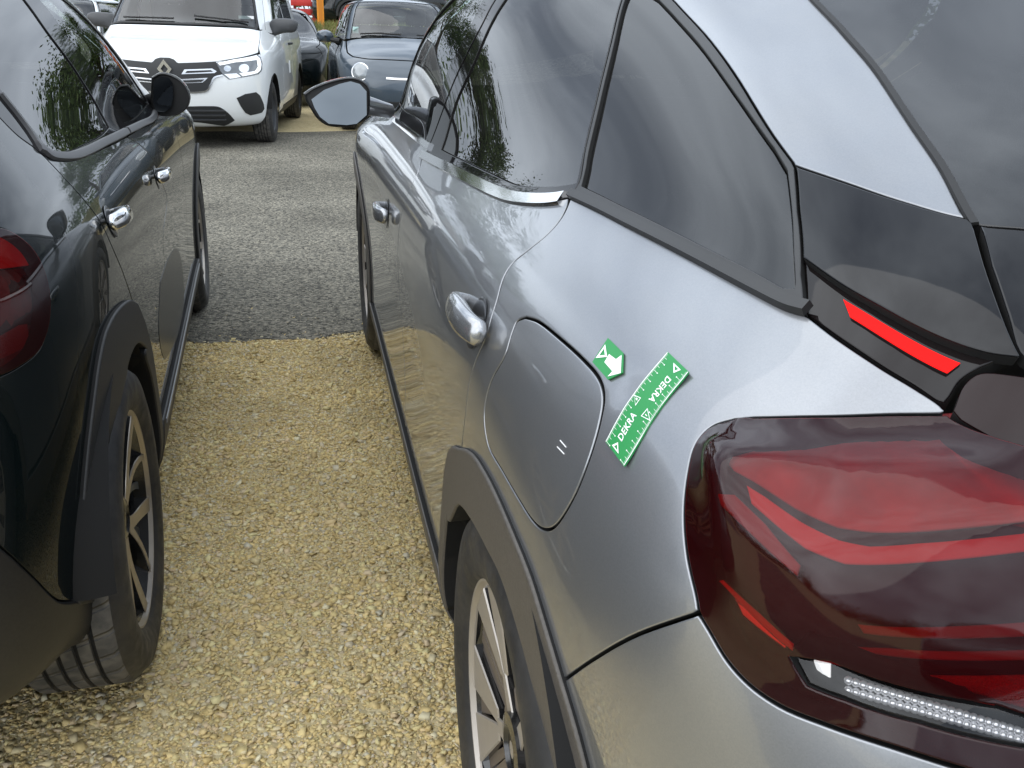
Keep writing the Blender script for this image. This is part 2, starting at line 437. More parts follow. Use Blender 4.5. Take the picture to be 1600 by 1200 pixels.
def tyre(mb, Rr, wd, rim, m, ms, groove=4, lat=64):
    """tyre about the x axis, outer face at x=0 growing to -x (outward is +x)"""
    c = -wd/2; hw = wd/2
    prof = [(-.012, rim-.006), (-.002, rim+.004), (.0, rim+.012), (.005, rim+.25*(Rr-rim)), (.006, rim+.5*(Rr-rim)), (.0, rim+.75*(Rr-rim)), (-.010, Rr-.016), (-.020, Rr-.006)]
    tw = wd-.056; tr = []; gv = []
    x0 = -.028; step = tw/(groove*2+1) if groove else tw
    tr.append((x0, Rr))
    for g in range(groove):
        a = x0-tw*(g+1)/(groove+1); hwid = .0045
        gv.append((a, hwid)); tr += [(a+hwid, Rr), (a+hwid-.0008, Rr-.007), (a-hwid+.0008, Rr-.007), (a-hwid, Rr)]
    tr.append((x0-tw, Rr))
    back = [(-wd+(-x)*1.0, r) for (x, r) in prof[::-1]]
    mb.lathe_x(prof, ms, 72); 
    mb.lathe_x([prof[-1]]+tr+[back[0]], m, 96)
    for a, hwid in gv: mb.lathe_x([(a+hwid-.001, Rr-.0066), (a-hwid+.001, Rr-.0066)], MATS['dark_cavity'], 96); mb.lathe_x(back, ms, 48)
def tread_mat():
    if 'tread' in MATS: return MATS['tread']
    m = mat('tread', (.03, .03, .031), .85); t = m.node_tree; b = t.nodes['Principled BSDF']
    tcn = t.nodes.new('ShaderNodeTexCoord'); sp = t.nodes.new('ShaderNodeSeparateXYZ'); t.links.new(tcn.outputs['Object'], sp.inputs[0])
    at = t.nodes.new('ShaderNodeMath'); at.operation = 'ARCTAN2'; t.links.new(sp.outputs['Z'], at.inputs[0]); t.links.new(sp.outputs['Y'], at.inputs[1])
    mu = t.nodes.new('ShaderNodeMath'); mu.operation = 'MULTIPLY_ADD'; mu.inputs[1].default_value = 34; t.links.new(at.outputs[0], mu.inputs[0])
    mx = t.nodes.new('ShaderNodeMath'); mx.operation = 'MULTIPLY'; mx.inputs[1].default_value = 40; t.links.new(sp.outputs['X'], mx.inputs[0]); t.links.new(mx.outputs[0], mu.inputs[2])
    sn = t.nodes.new('ShaderNodeMath'); sn.operation = 'SINE'; t.links.new(mu.outputs[0], sn.inputs[0])
    gt = t.nodes.new('ShaderNodeMapRange'); gt.inputs['From Min'].default_value = -.95; gt.inputs['From Max'].default_value = -.75; t.links.new(sn.outputs[0], gt.inputs['Value'])
    bp = t.nodes.new('ShaderNodeBump'); bp.inputs['Strength'].default_value = 1; bp.inputs['Distance'].default_value = .006
    t.links.new(gt.outputs['Result'], bp.inputs['Height']); t.links.new(bp.outputs['Normal'], b.inputs['Normal'])
    n = t.nodes.new('ShaderNodeTexNoise'); n.inputs['Scale'].default_value = 25; n.inputs['Detail'].default_value = 5; t.links.new(tcn.outputs['Object'], n.inputs['Vector'])
    r = t.nodes.new('ShaderNodeValToRGB'); r.color_ramp.elements[0].color = (.05, .049, .047, 1); r.color_ramp.elements[1].color = (.15, .138, .12, 1); r.color_ramp.elements[0].position = .4; r.color_ramp.elements[1].position = .75
    t.links.new(n.outputs['Fac'], r.inputs['Fac']); t.links.new(r.outputs['Color'], b.inputs['Base Color'])
    return m
def fan(pts, c): return [c]+pts
def rim_base(mb, rr, wd, dark, bright, face=-.012):
    mb.lathe_x([(face-.002, rr+.004), (face+.004, rr+.002), (face+.003, rr-.006), (face-.006, rr-.012)], bright, 72)
    mb.lathe_x([(face-.006, rr-.012), (face-.03, rr-.03), (-wd*.75, rr-.035), (-wd, rr-.02)], dark, 60)
    mb.lathe_x([(-.075, .15), (-.075, .03)], mat('brake_disc', (.25, .24, .23), .45, .8), 40)      # disc behind the spokes
    mb.lathe_x([(-.12, rr-.03), (-.12, .02)], mat('wheel_dark', (.012, .012, .012), .8), 40)
def plate(mb, poly, x0, x1, m, ms, bev=.004):
    """flat spoke piece in the wheel plane: poly of (y,z); front face at x1(y,z)"""
    n = len(poly); f = x1 if callable(x1) else (lambda r: x1)
    c = np.mean(poly, 0)
    def ins(p): d = np.array(p)-c; return c+d*(1-bev/max(np.linalg.norm(d), .02))
    top = [(f(math.hypot(*p)), *ins(p)) for p in poly]; mid = [(f(math.hypot(*p))-bev*.6, *p) for p in poly]; bot = [(x0, *p) for p in poly]
    A = sum(poly[i][0]*poly[(i+1) % n][1]-poly[(i+1) % n][0]*poly[i][1] for i in range(n))
    if A < 0: top, mid, bot = top[::-1], mid[::-1], bot[::-1]
    mb.add(top, [tuple(range(n))], m)
    mb.add(top+mid, [(i, n+i, n+(i+1) % n, (i+1) % n) for i in range(n)], m)
    mb.add(mid+bot, [(i, n+i, n+(i+1) % n, (i+1) % n) for i in range(n)], ms)
def polar(r, a): return (r*math.cos(a), r*math.sin(a))
def arc(r, a0, a1, n=6): return [polar(r, a0+(a1-a0)*i/n) for i in range(n+1)]
def wheel(root, loc, Rr, wd, rr, style, outward, spin=0, steer=0, steel=False):
    """Empty 'wheel' with tyre and rim; outward = +1 / -1 along local x"""
    e = empty('wheel', loc, 0, root)
    e.matrix_basis = Matrix.Translation(loc) @ Matrix.Rotation(steer, 4, 'Z') @ Matrix.Diagonal((outward, 1, 1, 1)) @ Matrix.Rotation(spin, 4, 'X')
    key = ('wheel', style, Rr, wd)
    if key not in MIR:
        t = MB(); tyre(t, Rr, wd, rr, tread_mat(), mat('sidewall', (.02, .02, .021), .62, rvar=(30, .5, .8), noise=(9, (.016, .016, .017), (.045, .042, .038), .4, .8)))
        to = t.build('tyre', e, ang=50)
        b = MB(); style(b, rr, wd); ro = b.build('rim', e, ang=28)
        MIR[key] = (to.data, ro.data)
    else:
        link('tyre', MIR[key][0], e); link('rim', MIR[key][1], e)
    return e
def style_aero(b, rr, wd):
    """machined Y spokes round bronze-grey slatted inserts"""
    br = mat('machined_alloy', (.40, .37, .335), .45, .6, rvar=(12, .36, .55)); dk = mat('bronze_alloy', (.15, .125, .105), .45, .4); bl = mat('gloss_black_rim', (.010, .010, .010), .25, coat=.6)
    rim_base(b, rr, wd, bl, br)
    f = lambda r: -.014-.018*(1-(r/rr)**2)
    n = 5; R0 = .042; Ro = rr-.010
    for k in range(n):
        a = 2*math.pi*k/n+.3; hw = math.pi/n
        # Y spoke: hub to fork, then two arms to the rim
        plate(b, [polar(R0, a-.42), polar(.105, a-.10), polar(.105, a+.10), polar(R0, a+.42)], -.06, f, br, bl)
        for sg in (-1, 1):
            plate(b, [polar(.095, a+sg*.0), polar(.100, a+sg*.24), polar(Ro, a+sg*.43), polar(Ro, a+sg*.09), polar(.12, a+sg*.02)], -.05, f, br, bl)
        plate(b, [polar(.135, a), polar(Ro-.006, a+.10), polar(Ro-.006, a-.10)], -.05, lambda r: f(r)-.008, dk, bl)
        # insert between the spokes: recessed plate with three open slots
        a2 = a+hw
        plate(b, arc(Ro, a2-.255, a2+.255, 6), -.05, f, br, bl)
        for sg in (-1.5, -.5, .5, 1.5):
            plate(b, [polar(.075, a2+sg*.20-.085), polar(Ro-.012, a2+sg*.125-.05), polar(Ro-.012, a2+sg*.125+.05), polar(.075, a2+sg*.20+.085)], -.05, lambda r: f(r)-.007-.003*abs(sg), dk, bl, .003)
        plate(b, [polar(.055, a2-.35), polar(.085, a2-.32), polar(.085, a2+.32), polar(.055, a2+.35)], -.05, lambda r: f(r)-.006, dk, bl)
    b.lathe_x([(-.05, .052), (-.026, .05), (-.024, .034), (-.030, .03), (-.030, 0.001)], bl, 32)
    b.lathe_x([(-.028, .012), (-.027, .001)], br, 12)
def style_twist(b, rr, wd):
    """five swept split spokes, machined faces over black pockets"""
    br = mat('machined_alloy2', (.42, .38, .33), .34, .85, rvar=(12, .28, .5)); bl = mat('gloss_black_rim', (.010, .010, .010), .25, coat=.6); gr = mat('dark_grey_rim', (.10, .11, .12), .35, .4, .5)
    rim_base(b, rr, wd, bl, br)
    f = lambda r: -.012-.020*(1-(r/rr)**2); Ro = rr-.008
    for k in range(5):
        a = 2*math.pi*k/5+.12
        def blade(r0, r1, a0, a1, w0, w1, sw, m, fo=0):
            L = []; Rt = []
            for i in range(7):
                t = i/6; r = r0+(r1-r0)*t; aa = a0+(a1-a0)*t+sw*math.sin(t*math.pi)*.5; wv = (w0+(w1-w0)*t)/max(r, .03)
                L.append(polar(r, aa-wv)); Rt.append(polar(r, aa+wv))
            plate(b, L+Rt[::-1], -.055, lambda r: f(r)+fo, m, bl, .003)
        blade(.03, Ro, a, a+.42, .014, .016, .18, br)
        blade(.03, Ro, a-.1, a-.30, .012, .007, .20, br)
        blade(.075, Ro, a+.02, a+.06, .005, .022, .10, gr, -.020)
        blade(.10, Ro, a+.70, a+.62, .004, .010, .1, gr, -.016)
    b.lathe_x([(-.05, .045), (-.032, .043), (-.028, .03), (-.032, .026), (-.032, .001)], bl, 32)
def style_steel(b, rr, wd):
    dk = mat('steel_wheel', (.035, .037, .04), .5, .2); rim_base(b, rr, wd, dk, dk)
    b.lathe_x([(-.02, rr-.01), (-.03, rr-.04), (-.055, rr-.075), (-.05, .09), (-.03, .07), (-.03, .001)], dk, 40)
    for k in range(8):
        a = 2*math.pi*k/8; y, z = polar(rr-.065, a); b.lathe_x([(-.046, .012), (-.047, .001)], mat('hole', (.004, .004, .004), .9), 10, (0, y, z))
def handle(net, uv, parent, m, mrec, length=.19, wd=.034, off=.042, tilt=0., thick=.021):
    """bar handle on the door skin, with its scooped recess"""
    P, n = net.frame(uv); Y = Vector((0, 1, 0)); t = (Y-n*Y.dot(n)).normalized(); b = n.cross(t)
    if b.z < 0: b = -b
    t = (t*math.cos(tilt)+b*math.sin(tilt)).normalized(); b = n.cross(t)
    if b.z < 0: b = -b
    mb = MB(); pts = []; rs = []; ry = []
    K = 20
    for i in range(K+1):
        q = i/K; x = (q-.5)*length; e = abs(2*q-1)
        h = off*(.98*(1-e**5)**.5 if q > .5 else 1-.58*e**3.2) if e < 1 or q < .5 else 0
        pts.append(P+t*x+n*(h-.004)); g = 1-.30*e**2 if q > .5 else 1-.10*e**2-.5*max(0, e-.93)/.07
        rs.append(wd*.5*g); ry.append(thick*.5*(1.15-.25*e)*(1 if q > .5 else 1-.6*max(0, e-.9)/.1))
    V = []; F = []; nn = 14
    for i, p in enumerate(pts):
        tt = (pts[min(i+1, K)]-pts[max(i-1, 0)]).normalized(); c = b; d = tt.cross(c).normalized()
        for k in range(nn):
            a = 2*math.pi*k/nn; ca, sa = math.cos(a), math.sin(a)
            V.append(p+c*(rs[i]*math.copysign(abs(ca)**.75, ca))+d*(ry[i]*math.copysign(abs(sa)**.75, sa)))
    for i in range(K):
        for k in range(nn): F.append((i*nn+k, i*nn+(k+1) % nn, (i+1)*nn+(k+1) % nn, (i+1)*nn+k))
    F.append(tuple(range(nn)))
    mb.add(V, F, m)
    q0 = P-t*length*.05; mb.tube([q0-n*.004, q0+n*off*.5, q0+n*off*.9], [.006]*3, mrec, 8, up=t)
    o = mb.build('handle', parent, ang=60, fixn=True); mirror_part(o, 'handle', parent)
    # recess: shallow dark bowl seen behind the bar
    rb = MB(); V = []; F = []; m1 = 24; rings = [(1, .0012), (.96, .0018), (.8, .0016), (.5, .0013), (.0, .0012)]
    for (q, h) in rings:
        for k in range(m1):
            a = 2*math.pi*k/m1; V.append(P-t*length*.03+t*(math.cos(a)*length*.24*q)+b*(math.sin(a)*wd*.95*q-.004)+n*h)
    for j in range(len(rings)-1):
        for k in range(m1): F.append((j*m1+k, j*m1+(k+1) % m1, (j+1)*m1+(k+1) % m1, (j+1)*m1+k))
    rb.add(V, F, mrec); o2 = rb.build('handle_recess', parent, ang=60, fixn=True); mirror_part(o2, 'handle_recess', parent)
    return o
def liner(root, net, y, zc, rad, side, m):
    """dark tub inside a wheel arch"""
    mb = MB(); W = net.W
    mb.lathe_x([(-.002, rad), (-.04, rad+.012), (-.30, rad+.012), (-.31, rad-.02), (-.31, .02)], m, 28, (0, 0, 0), R(6), R(174))
    o = mb.build('wheel_arch_liner', root, loc=None); o.matrix_basis = Matrix.Translation((side*(W+.0), y, zc)) @ Matrix.Diagonal((side, 1, 1, 1))
    return o
def seat(root, x, y, z, m, mh, w=.5, name='seat'):
    mb = MB()
    mb.box((x, y, z+.12), (w, .5, .16), m, bev=.04)
    mb.box((x, y-.27, z+.45), (w*.92, .15, .62), m, Matrix.Rotation(R(-14), 3, 'X').inverted(), .05)
    mb.box((x, y-.37, z+.86), (.27, .10, .19), mh, Matrix.Rotation(R(-12), 3, 'X').inverted(), .04)
    for s in (-.06, .06): mb.tube([(x+s, y-.345, z+.70), (x+s, y-.365, z+.82)], .006, mat('satin_metal', (.5, .5, .5), .3, .9), 6)
    return mb.build(name, root)
# ------------------------------------------------------------------ shared car materials
DARK = mat('dark_cavity', (.004, .004, .004), .9)
GREY = flake_paint('steel_grey_paint', (.275, .287, .307), (.245, .256, .275), metal=.7)
BLACKP = mat('black_green_paint', (.003, .0055, .006), .3, .0, .9, .02, spec=.05)
CLAD = mat('grey_plastic_cladding', (.075, .068, .060), .5, noise=(220, (.064, .058, .050), (.088, .079, .070)), bump=(1400, .25, .0006))
CLAD2 = mat('black_plastic_cladding', (.022, .022, .023), .55, noise=(220, (.018, .018, .018), (.028, .028, .028)), bump=(1400, .25, .0006))
GLOSSB = mat('gloss_black_trim', (.008, .008, .009), .25, coat=.75, spec=0)
MATTB = mat('matt_black_rubber', (.012, .012, .012), .6)
CHROME = mat('chrome', (.75, .75, .75), .08, 1)
SATIN = mat('satin_chrome', (.62, .63, .65), .2, 1)
PRIV = glass_mat('privacy_glass', (.20, .21, .215), .55, ior=1.68)
CLEARG = glass_mat('car_glass', (.55, .64, .62), .93, ior=1.85)
DOORG = glass_mat('tinted_door_glass', (.24, .25, .25), .6, ior=2.0)
INTER = mat('interior_dark', (.02, .02, .022), .8)
FABRIC = mat('seat_fabric', (.05, .05, .055), .9, bump=(300, .3, .002))
MIRG = mat('mirror_glass', (.19, .205, .215), .01, 1)
# ------------------------------------------------------------------ grey car
GW = .885
grey = empty('parked_car', (GW, 0, 0)); bpy.context.view_layer.update()
tag(grey, 'silver grey crossover with green stickers on its rear fender and a red tail lamp', 'car')
def lower(y, s0=0., ds=(0,)*7):
    z = (.20, .18, .27, .40, .56, .74, .86); s = (.28, .055, .002, .006, .004, -.012, -.010)
    return [(s[i]+s0+ds[i], y, z[i]) for i in range(7)]
cols = []
def endc(sc, y, z, top, bul=0):
    """front / rear end column: body rows from a (s,y) plan point with per-row y"""
    return top
cols.append([(.89, 3.30, .20), (.89, 3.44, .19), (.89, 3.50, .27), (.89, 3.53, .40), (.89, 3.54, .56), (.89, 3.52, .70), (.89, 3.47, .78), (.89, 3.42, .82), (.89, 3.36, .85), (.89, 3.30, .87), (.89, 3.20, .89), (.89, 3.1, .91), (.89, 3.0, .925), (.89, 2.9, .94)])
cols.append([(.6, 3.2, .20), (.5, 3.38, .19), (.46, 3.44, .27), (.45, 3.48, .40), (.45, 3.49, .56), (.45, 3.47, .70), (.46, 3.42, .78), (.48, 3.37, .82), (.52, 3.31, .85), (.57, 3.26, .87), (.62, 3.18, .89), (.68, 3.08, .91), (.75, 2.98, .925), (.89, 2.88, .94)])
cols.append([(.36, 3.1, .20), (.2, 3.25, .19), (.13, 3.3, .27), (.11, 3.34, .40), (.11, 3.34, .56), (.12, 3.3, .70), (.15, 3.26, .79), (.19, 3.22, .83), (.24, 3.18, .86), (.31, 3.13, .885), (.4, 3.08, .905), (.52, 3.0, .92), (.66, 2.93, .935), (.89, 2.85, .945)])
cols.append(lower(3.02, .02)+[(.03, 2.98, .875), (.07, 2.95, .905), (.13, 2.92, .925), (.22, 2.9, .94), (.36, 2.86, .95), (.56, 2.82, .96), (.89, 2.78, .97)])
cols.append(lower(2.67, -.012)+[(.0, 2.66, .895), (.035, 2.65, .935), (.085, 2.64, .955), (.16, 2.63, .968), (.3, 2.62, .98), (.5, 2.62, .99), (.89, 2.62, 1.0)])
cols.append(lower(2.25, .0)+[(.016, 2.25, .925), (.045, 2.24, .965), (.078, 2.22, .99), (.12, 2.20, 1.005), (.19, 2.20, 1.02), (.38, 2.30, 1.03), (.89, 2.42, 1.04)])
cols.append(lower(1.82, .0)+[(.018, 1.82, .932), (.046, 1.82, .975), (.074, 1.81, 1.0), (.075, 1.79, 1.10), (.092, 1.70, 1.235), (.22, 1.66, 1.32), (.89, 1.80, 1.32)])
cols.append(lower(1.38, .0)+[(.018, 1.38, .935), (.046, 1.38, .98), (.074, 1.38, 1.01), (.098, 1.34, 1.18), (.130, 1.28, 1.36), (.29, 1.20, 1.475), (.89, 1.26, 1.485)])
cols.append(lower(.98, .0)+[(.018, .98, .938), (.046, .98, .985), (.076, .98, 1.018), (.118, .98, 1.185), (.170, .97, 1.372), (.40, .92, 1.475), (.89, .92, 1.52)])
cols.append(lower(.62, .0)+[(.018, .62, .94), (.052, .62, .992), (.092, .62, 1.035), (.145, .66, 1.182), (.218, .70, 1.352), (.39, .74, 1.46), (.89, .74, 1.52)])
cols.append(lower(.32, .004)+[(.020, .32, .945), (.066, .32, 1.005), (.124, .32, 1.06), (.185, .40, 1.17), (.268, .50, 1.31), (.385, .58, 1.42), (.89, .6, 1.508)])
cols.append(lower(.06, .006)+[(.024, .06, .95), (.078, .06, 1.015), (.148, .07, 1.068), (.20, .15, 1.15), (.272, .28, 1.25), (.380, .42, 1.37), (.89, .5, 1.492)])
cols.append(lower(-.16, .014)+[(.033, -.16, .95), (.088, -.15, 1.015), (.166, -.14, 1.068), (.212, -.07, 1.13), (.274, .06, 1.20), (.372, .24, 1.32), (.89, .4, 1.47)])
cols.append(lower(-.32, .028)+[(.046, -.31, .945), (.098, -.30, 1.010), (.178, -.29, 1.058), (.222, -.23, 1.11), (.278, -.12, 1.162), (.364, .08, 1.265), (.89, .31, 1.445)])
cols.append(lower(-.44, .045)+[(.064, -.42, .94), (.110, -.41, 1.0), (.188, -.385, 1.045), (.234, -.34, 1.09), (.288, -.26, 1.135), (.366, -.06, 1.22), (.89, .22, 1.415)])
cols.append([(.34, -.42, .20), (.16, -.52, .20), (.105, -.555, .28), (.095, -.565, .40), (.088, -.565, .56), (.082, -.56, .70), (.085, -.54, .82), (.10, -.515, .91), (.14, -.48, .975), (.204, -.445, 1.025), (.252, -.41, 1.07), (.305, -.35, 1.115), (.39, -.16, 1.20), (.89, .14, 1.385)])
cols.append([(.40, -.5, .20), (.25, -.63, .20), (.19, -.68, .28), (.18, -.695, .40), (.175, -.69, .56), (.17, -.665, .70), (.175, -.62, .82), (.19, -.58, .91), (.22, -.535, .965), (.265, -.49, 1.012), (.30, -.455, 1.055), (.35, -.40, 1.105), (.46, -.22, 1.20), (.89, .06, 1.355)])
cols.append([(.55, -.58, .20), (.45, -.72, .20), (.42, -.765, .28), (.41, -.78, .40), (.41, -.77, .56), (.41, -.73, .70), (.42, -.675, .82), (.43, -.63, .91), (.44, -.58, .96), (.46, -.53, 1.005), (.48, -.495, 1.05), (.51, -.44, 1.102), (.6, -.28, 1.19), (.89, -.03, 1.32)])
cols.append([(.885, -.6, .20), (.885, -.74, .20), (.885, -.80, .28), (.885, -.815, .40), (.885, -.80, .56), (.885, -.755, .70), (.885, -.695, .82), (.885, -.65, .91), (.885, -.60, .96), (.885, -.55, 1.005), (.885, -.515, 1.05), (.885, -.46, 1.10), (.885, -.32, 1.185), (.885, -.12, 1.285)])
for c in cols:
    for r in range(14):
        if abs(c[r][0]-.89) < 1e-6: c[r] = (.885, c[r][1], c[r][2])
G = Net(np.array(cols).transpose(1, 0, 2), grey, GW, -1); G.lh = .0075
def info(net, **k):
    for n, p in k.items():
        h = net.pt(p)
        if h is not None: q = net.P(np.array([h]))[0]; print('  ', n, 'uv', h.round(2).tolist(), 's %.3f y %.3f z %.3f' % (net.W-abs(q[0]), q[1], q[2]))
if DEBUG: info(G, belt_c=(890, 300), qw_lr=(1250, 470), qw_tr=(1237, 262), lamptip=(1480, 646), rh=(722, 492), fh=(588, 330), archtop=(721, 705), arch_b=(900, 1130), fuelTL=(821, 496), fuelR=(943, 619), fuelB=(850, 826), lampL=(1069, 804), lampcorner=(1240, 1030), seam_a=(882, 1062), rulA=(965, 710), rulB=(1062, 570), bsplit=(660, 240), doorbot=(697, 872), rgl=(1515, 345), rgt=(1270, 0), qwtop=(1028, 0), apil=(625, 111), apil2=(696, 3), mirbase=(585, 185), lampr=(1600, 1228), out=(1760, 372), out2=(1760, 790))
rev = lambda l: list(l)[::-1]
g = G.line
# shared lines (photo pixels on the skin; 's' = side view metres)
belt_f = g([('s', 2.13, .985), ('s', 1.8, .998), ('s', 1.4, 1.008), ('s', 1.09, 1.016)])
belt_r = g([(660, 241), (700, 262), (740, 283), (775, 300), (800, 309), (830, 313), (862, 313), (888, 309)])
qlow = g([(891, 309), (940, 332), (990, 358), (1100, 415), (1182, 459), (1232, 484), (1260, 492)])
splow = g([(1263, 493), (1309, 528), (1375, 572), (1430, 605), (1471, 632), (1481, 645)])
doorcut = g([(890, 312), (877, 340), (854, 367), (821, 394), (800, 412), (787, 433), (777, 467), (769, 492), (758, 529), (742, 567), (733, 600), (727, 650), (721, 706)])
arch_o = g([('s', .475, .30), ('s', .468, .38), ('s', .445, .47), ('s', .40, .56), ('s', .335, .635), ('s', .275, .675)])+g([(721, 705), (734, 708), (747, 719), (765, 748), (781, 780), (807, 840), (833, 905), (855, 975), (877, 1048)])
arch_r = g([(880, 1058), (903, 1135), (920, 1200), (934, 1262), ('s', -.445, .40), ('s', -.45, .30)])
arch_i = g([('s', .44, .27), ('s', .435, .36), ('s', .415, .44), ('s', .37, .52), (705, 810), (721, 783), (742, 806), (768, 853), (790, 897), (816, 975), (846, 1087), (872, 1200), ('s', -.385, .44), ('s', -.39, .28)])
split = g([(659, 243), ('s', 1.06, .97), ('s', 1.05, .90), ('s', 1.06, .75), ('s', 1.08, .55), ('s', 1.07, .36)])
sill_t = lambda a, b: g([('s', a, .345), ('s', (a+b)/2, .345), ('s', b, .345)])
lamp_t = g([(1480, 647), (1388, 648), (1267, 651), (1180, 653)])+g([(1147, 656), (1113, 667), (1089, 693), (1076, 741), (1070, 804), (1075, 871), (1089, 934), (1092, 955)])
lamp_b = g([(1094, 962), (1108, 985), (1137, 1033), (1171, 1070), (1217, 1102), (1292, 1133), (1388, 1165), (1485, 1196), (1600, 1229), (1740, 1262)])
lamp_r = g([(1740, 792), (1660, 752), (1600, 719), (1540, 686), (1496, 660), (1482, 649)], False)
seam = g([(1090, 959), (1050, 972), (1000, 990), (940, 1022), (905, 1045), (882, 1062)])
fuel = g([(821, 496), (808, 502), (801, 517), (789, 555), (767, 596), (758, 630), (757, 664), (763, 697), (784, 735), (810, 780), (829, 810), (844, 825), (859, 827), (874, 814), (900, 769), (922, 712), (937, 660), (943, 619), (936, 592), (911, 562), (870, 525), (840, 502), (821, 496)])[:-1]
dentp = G.P(np.array([G.pt((984, 612))]))[0]; G.dents.append((dentp, .009, .0022))
# body panels
qp = pane(G, 'rear_fender', merge(qlow, splow[1:], lamp_t[1:], seam[1:], rev(arch_o)[1:-1][:len(arch_o)-1-0][:-18] if False else rev([p for p in arch_o if p[0] >= doorcut[-1][0]-.02]), rev(doorcut)[1:]), GREY, grey, holes=[np.array(fuel)], h=.022, hb=.009)
pane(G, 'fuel_door', np.array(fuel), GREY, qp, h=.02, hb=.008, gap=.003)
arch_fd = [p for p in arch_o if p[0] < doorcut[-1][0]-.02]            # arch edge on the rear door
rd = pane(G, 'rear_door', merge(belt_r, doorcut[1:], rev(arch_fd), sill_t(.50, 1.06), rev(split)[1:]), GREY, grey, h=.03, hb=.012)
fd_front = g([('s', 2.12, .975), ('s', 2.13, .85), ('s', 2.12, .6), ('s', 2.08, .36)])
fd = pane(G, 'front_door', merge(belt_f, split, rev(sill_t(2.07, 1.08)), rev(fd_front)), GREY, grey, h=.035, hb=.015)
farch_o = g([('s', 2.67+.47, .34), ('s', 2.67+.45, .47), ('s', 2.67+.38, .62), ('s', 2.67+.22, .745), ('s', 2.67, .79), ('s', 2.67-.22, .745), ('s', 2.67-.38, .62), ('s', 2.67-.455, .47), ('s', 2.67-.475, .33)])
farch_i = g([('s', 2.67+.40, .31), ('s', 2.67+.385, .44), ('s', 2.67+.33, .57), ('s', 2.67+.19, .685), ('s', 2.67, .72), ('s', 2.67-.19, .685), ('s', 2.67-.33, .57), ('s', 2.67-.385, .44), ('s', 2.67-.40, .30)])
ff = pane(G, 'front_fender', merge(fd_front, rev(farch_o)[1:], [(2.4, 3.2), (2.3, 5.5)], g([('uv', 2.35, 8.2), ('uv', 3.5, 9.3), ('uv', 4.6, 9.6), ('uv', 5.2, 9.2)])), GREY, grey, h=.05, hb=.02)
pane(G, 'front_bumper', merge([(0, 1), (0, 6.2), (2.25, 6.2), (2.3, 5.5), (2.4, 3.2), (2.75, 3.1)], [(2.7, 1.2), (1.5, 1)]), GREY, grey, h=.08)
pane(G, 'headlamp', merge([(.9, 6.3), (.9, 7.6), (2.3, 8.2), (2.3, 6.3)]), GLOSSB, grey, h=.06)
pane(G, 'bonnet', merge([(0, 6.3), (.85, 6.3), (.85, 7.7), (2.3, 8.3), (3.5, 9.4), (4.5, 9.8), (4.7, 13), (0, 13)]), GREY, grey, h=.08)
# cladding
pane(G, 'wheel_arch_cladding', merge(arch_o, arch_r, rev(arch_i)), CLAD, grey, h=.02, hb=.009, lift=.007, depth=.035, r=.004, gap=-.0105)
pane(G, 'wheel_arch_cladding', merge(farch_o, rev(farch_i)), CLAD, grey, h=.03, hb=.014, lift=.007, depth=.035, r=.004, gap=-.0105)
pane(G, 'sill_cladding', merge(g([('s', 2.20, .335), ('s', 1.3, .335), ('s', .47, .335)]), [G.pt(('s', .44, .22)), ], g([('uv', 9.55, 1.0), ('uv', 7.5, .9), ('uv', 5.3, 1.0)])), CLAD, grey, h=.04, hb=.02, lift=.010, depth=.03, r=.004)
# rear bumper and lamp
bm_ = pane(G, 'rear_bumper', merge(rev(seam), lamp_b[1:], [(18, lamp_b[-1][1]-.1), (18, 3.2), (16.5, 3.2), (15.2, 3.0)], g([('s', -.455, .32)]), rev(arch_r)), GREY, grey, h=.04, hb=.012)
pane(G, 'bumper_skirt', merge([(18, 3.15), (18, .8), (16, .8), (14.4, 1.0)], g([('s', -.45, .315)]), [(15.2, 2.95), (16.5, 3.15)]), CLAD, grey, h=.05, lift=.004)
def ext(line, v):
    """carry a uv line on straight until it reaches row v"""
    a, b = np.asarray(line[-2]), np.asarray(line[-1]); t = (v-b[1])/((b[1]-a[1]) or 1e-9); return list(line)+[b+(b-a)*t]
TOP = 11.35
# ---- door frames and glass
a_out = ext(g([('s', 2.11, 1.0), ('s', 1.92, 1.085), ('s', 1.68, 1.195), ('s', 1.45, 1.29), ('s', 1.28, 1.345)]), TOP)
bs = ext(g([(663, 238), (683, 195), (706, 134), (731, 80), (752, 40), (769, 7)]), TOP)
bs2 = [p+np.array([.02, 0]) for p in bs]
rdr = ext(g([(889, 307), (904, 287), (914, 236), (934, 152), (955, 67), (972, 0)]), TOP)
qdl = [p+np.array([.012, 0]) for p in rdr]
def vline(u0, u1, v, n=10): return [np.array([u0+(u1-u0)*i/n, v]) for i in range(n+1)]
fg_b = g([('s', 2.02, 1.035), ('s', 1.7, 1.04), ('s', 1.3, 1.045), (664, 222)])
fg_r = ext(g([(664, 222), (676, 182), (703, 101), (730, 51), (754, 0)]), TOP-.2)
fg_a = ext(g([('s', 2.00, 1.037), ('s', 1.86, 1.09), ('s', 1.64, 1.19), ('s', 1.42, 1.28), ('s', 1.27, 1.33)]), TOP-.2)
fglass = merge(fg_b, fg_r[1:], rev(fg_a)[:-1])
rg_l = ext(g([(689, 233), (711, 162), (740, 98), (784, 7)]), TOP-.2)
rg_b = g([(689, 233), (723, 250), (764, 269), (808, 288), (835, 291), (865, 290), (900, 285)])
rg_r = ext(g([(900, 285), (910, 236), (930, 152), (951, 67), (968, 0)]), TOP-.2)
rglass = merge(rg_b, rg_r[1:], rev(rg_l)[:-1])
fr = pane(G, 'window_frame', merge(belt_f, bs[1:], vline(bs[-1][0]-.02, a_out[-1][0]+.02, TOP), rev(a_out)), GLOSSB, fd, holes=[fglass], h=.04, hb=.015, gap=.002)
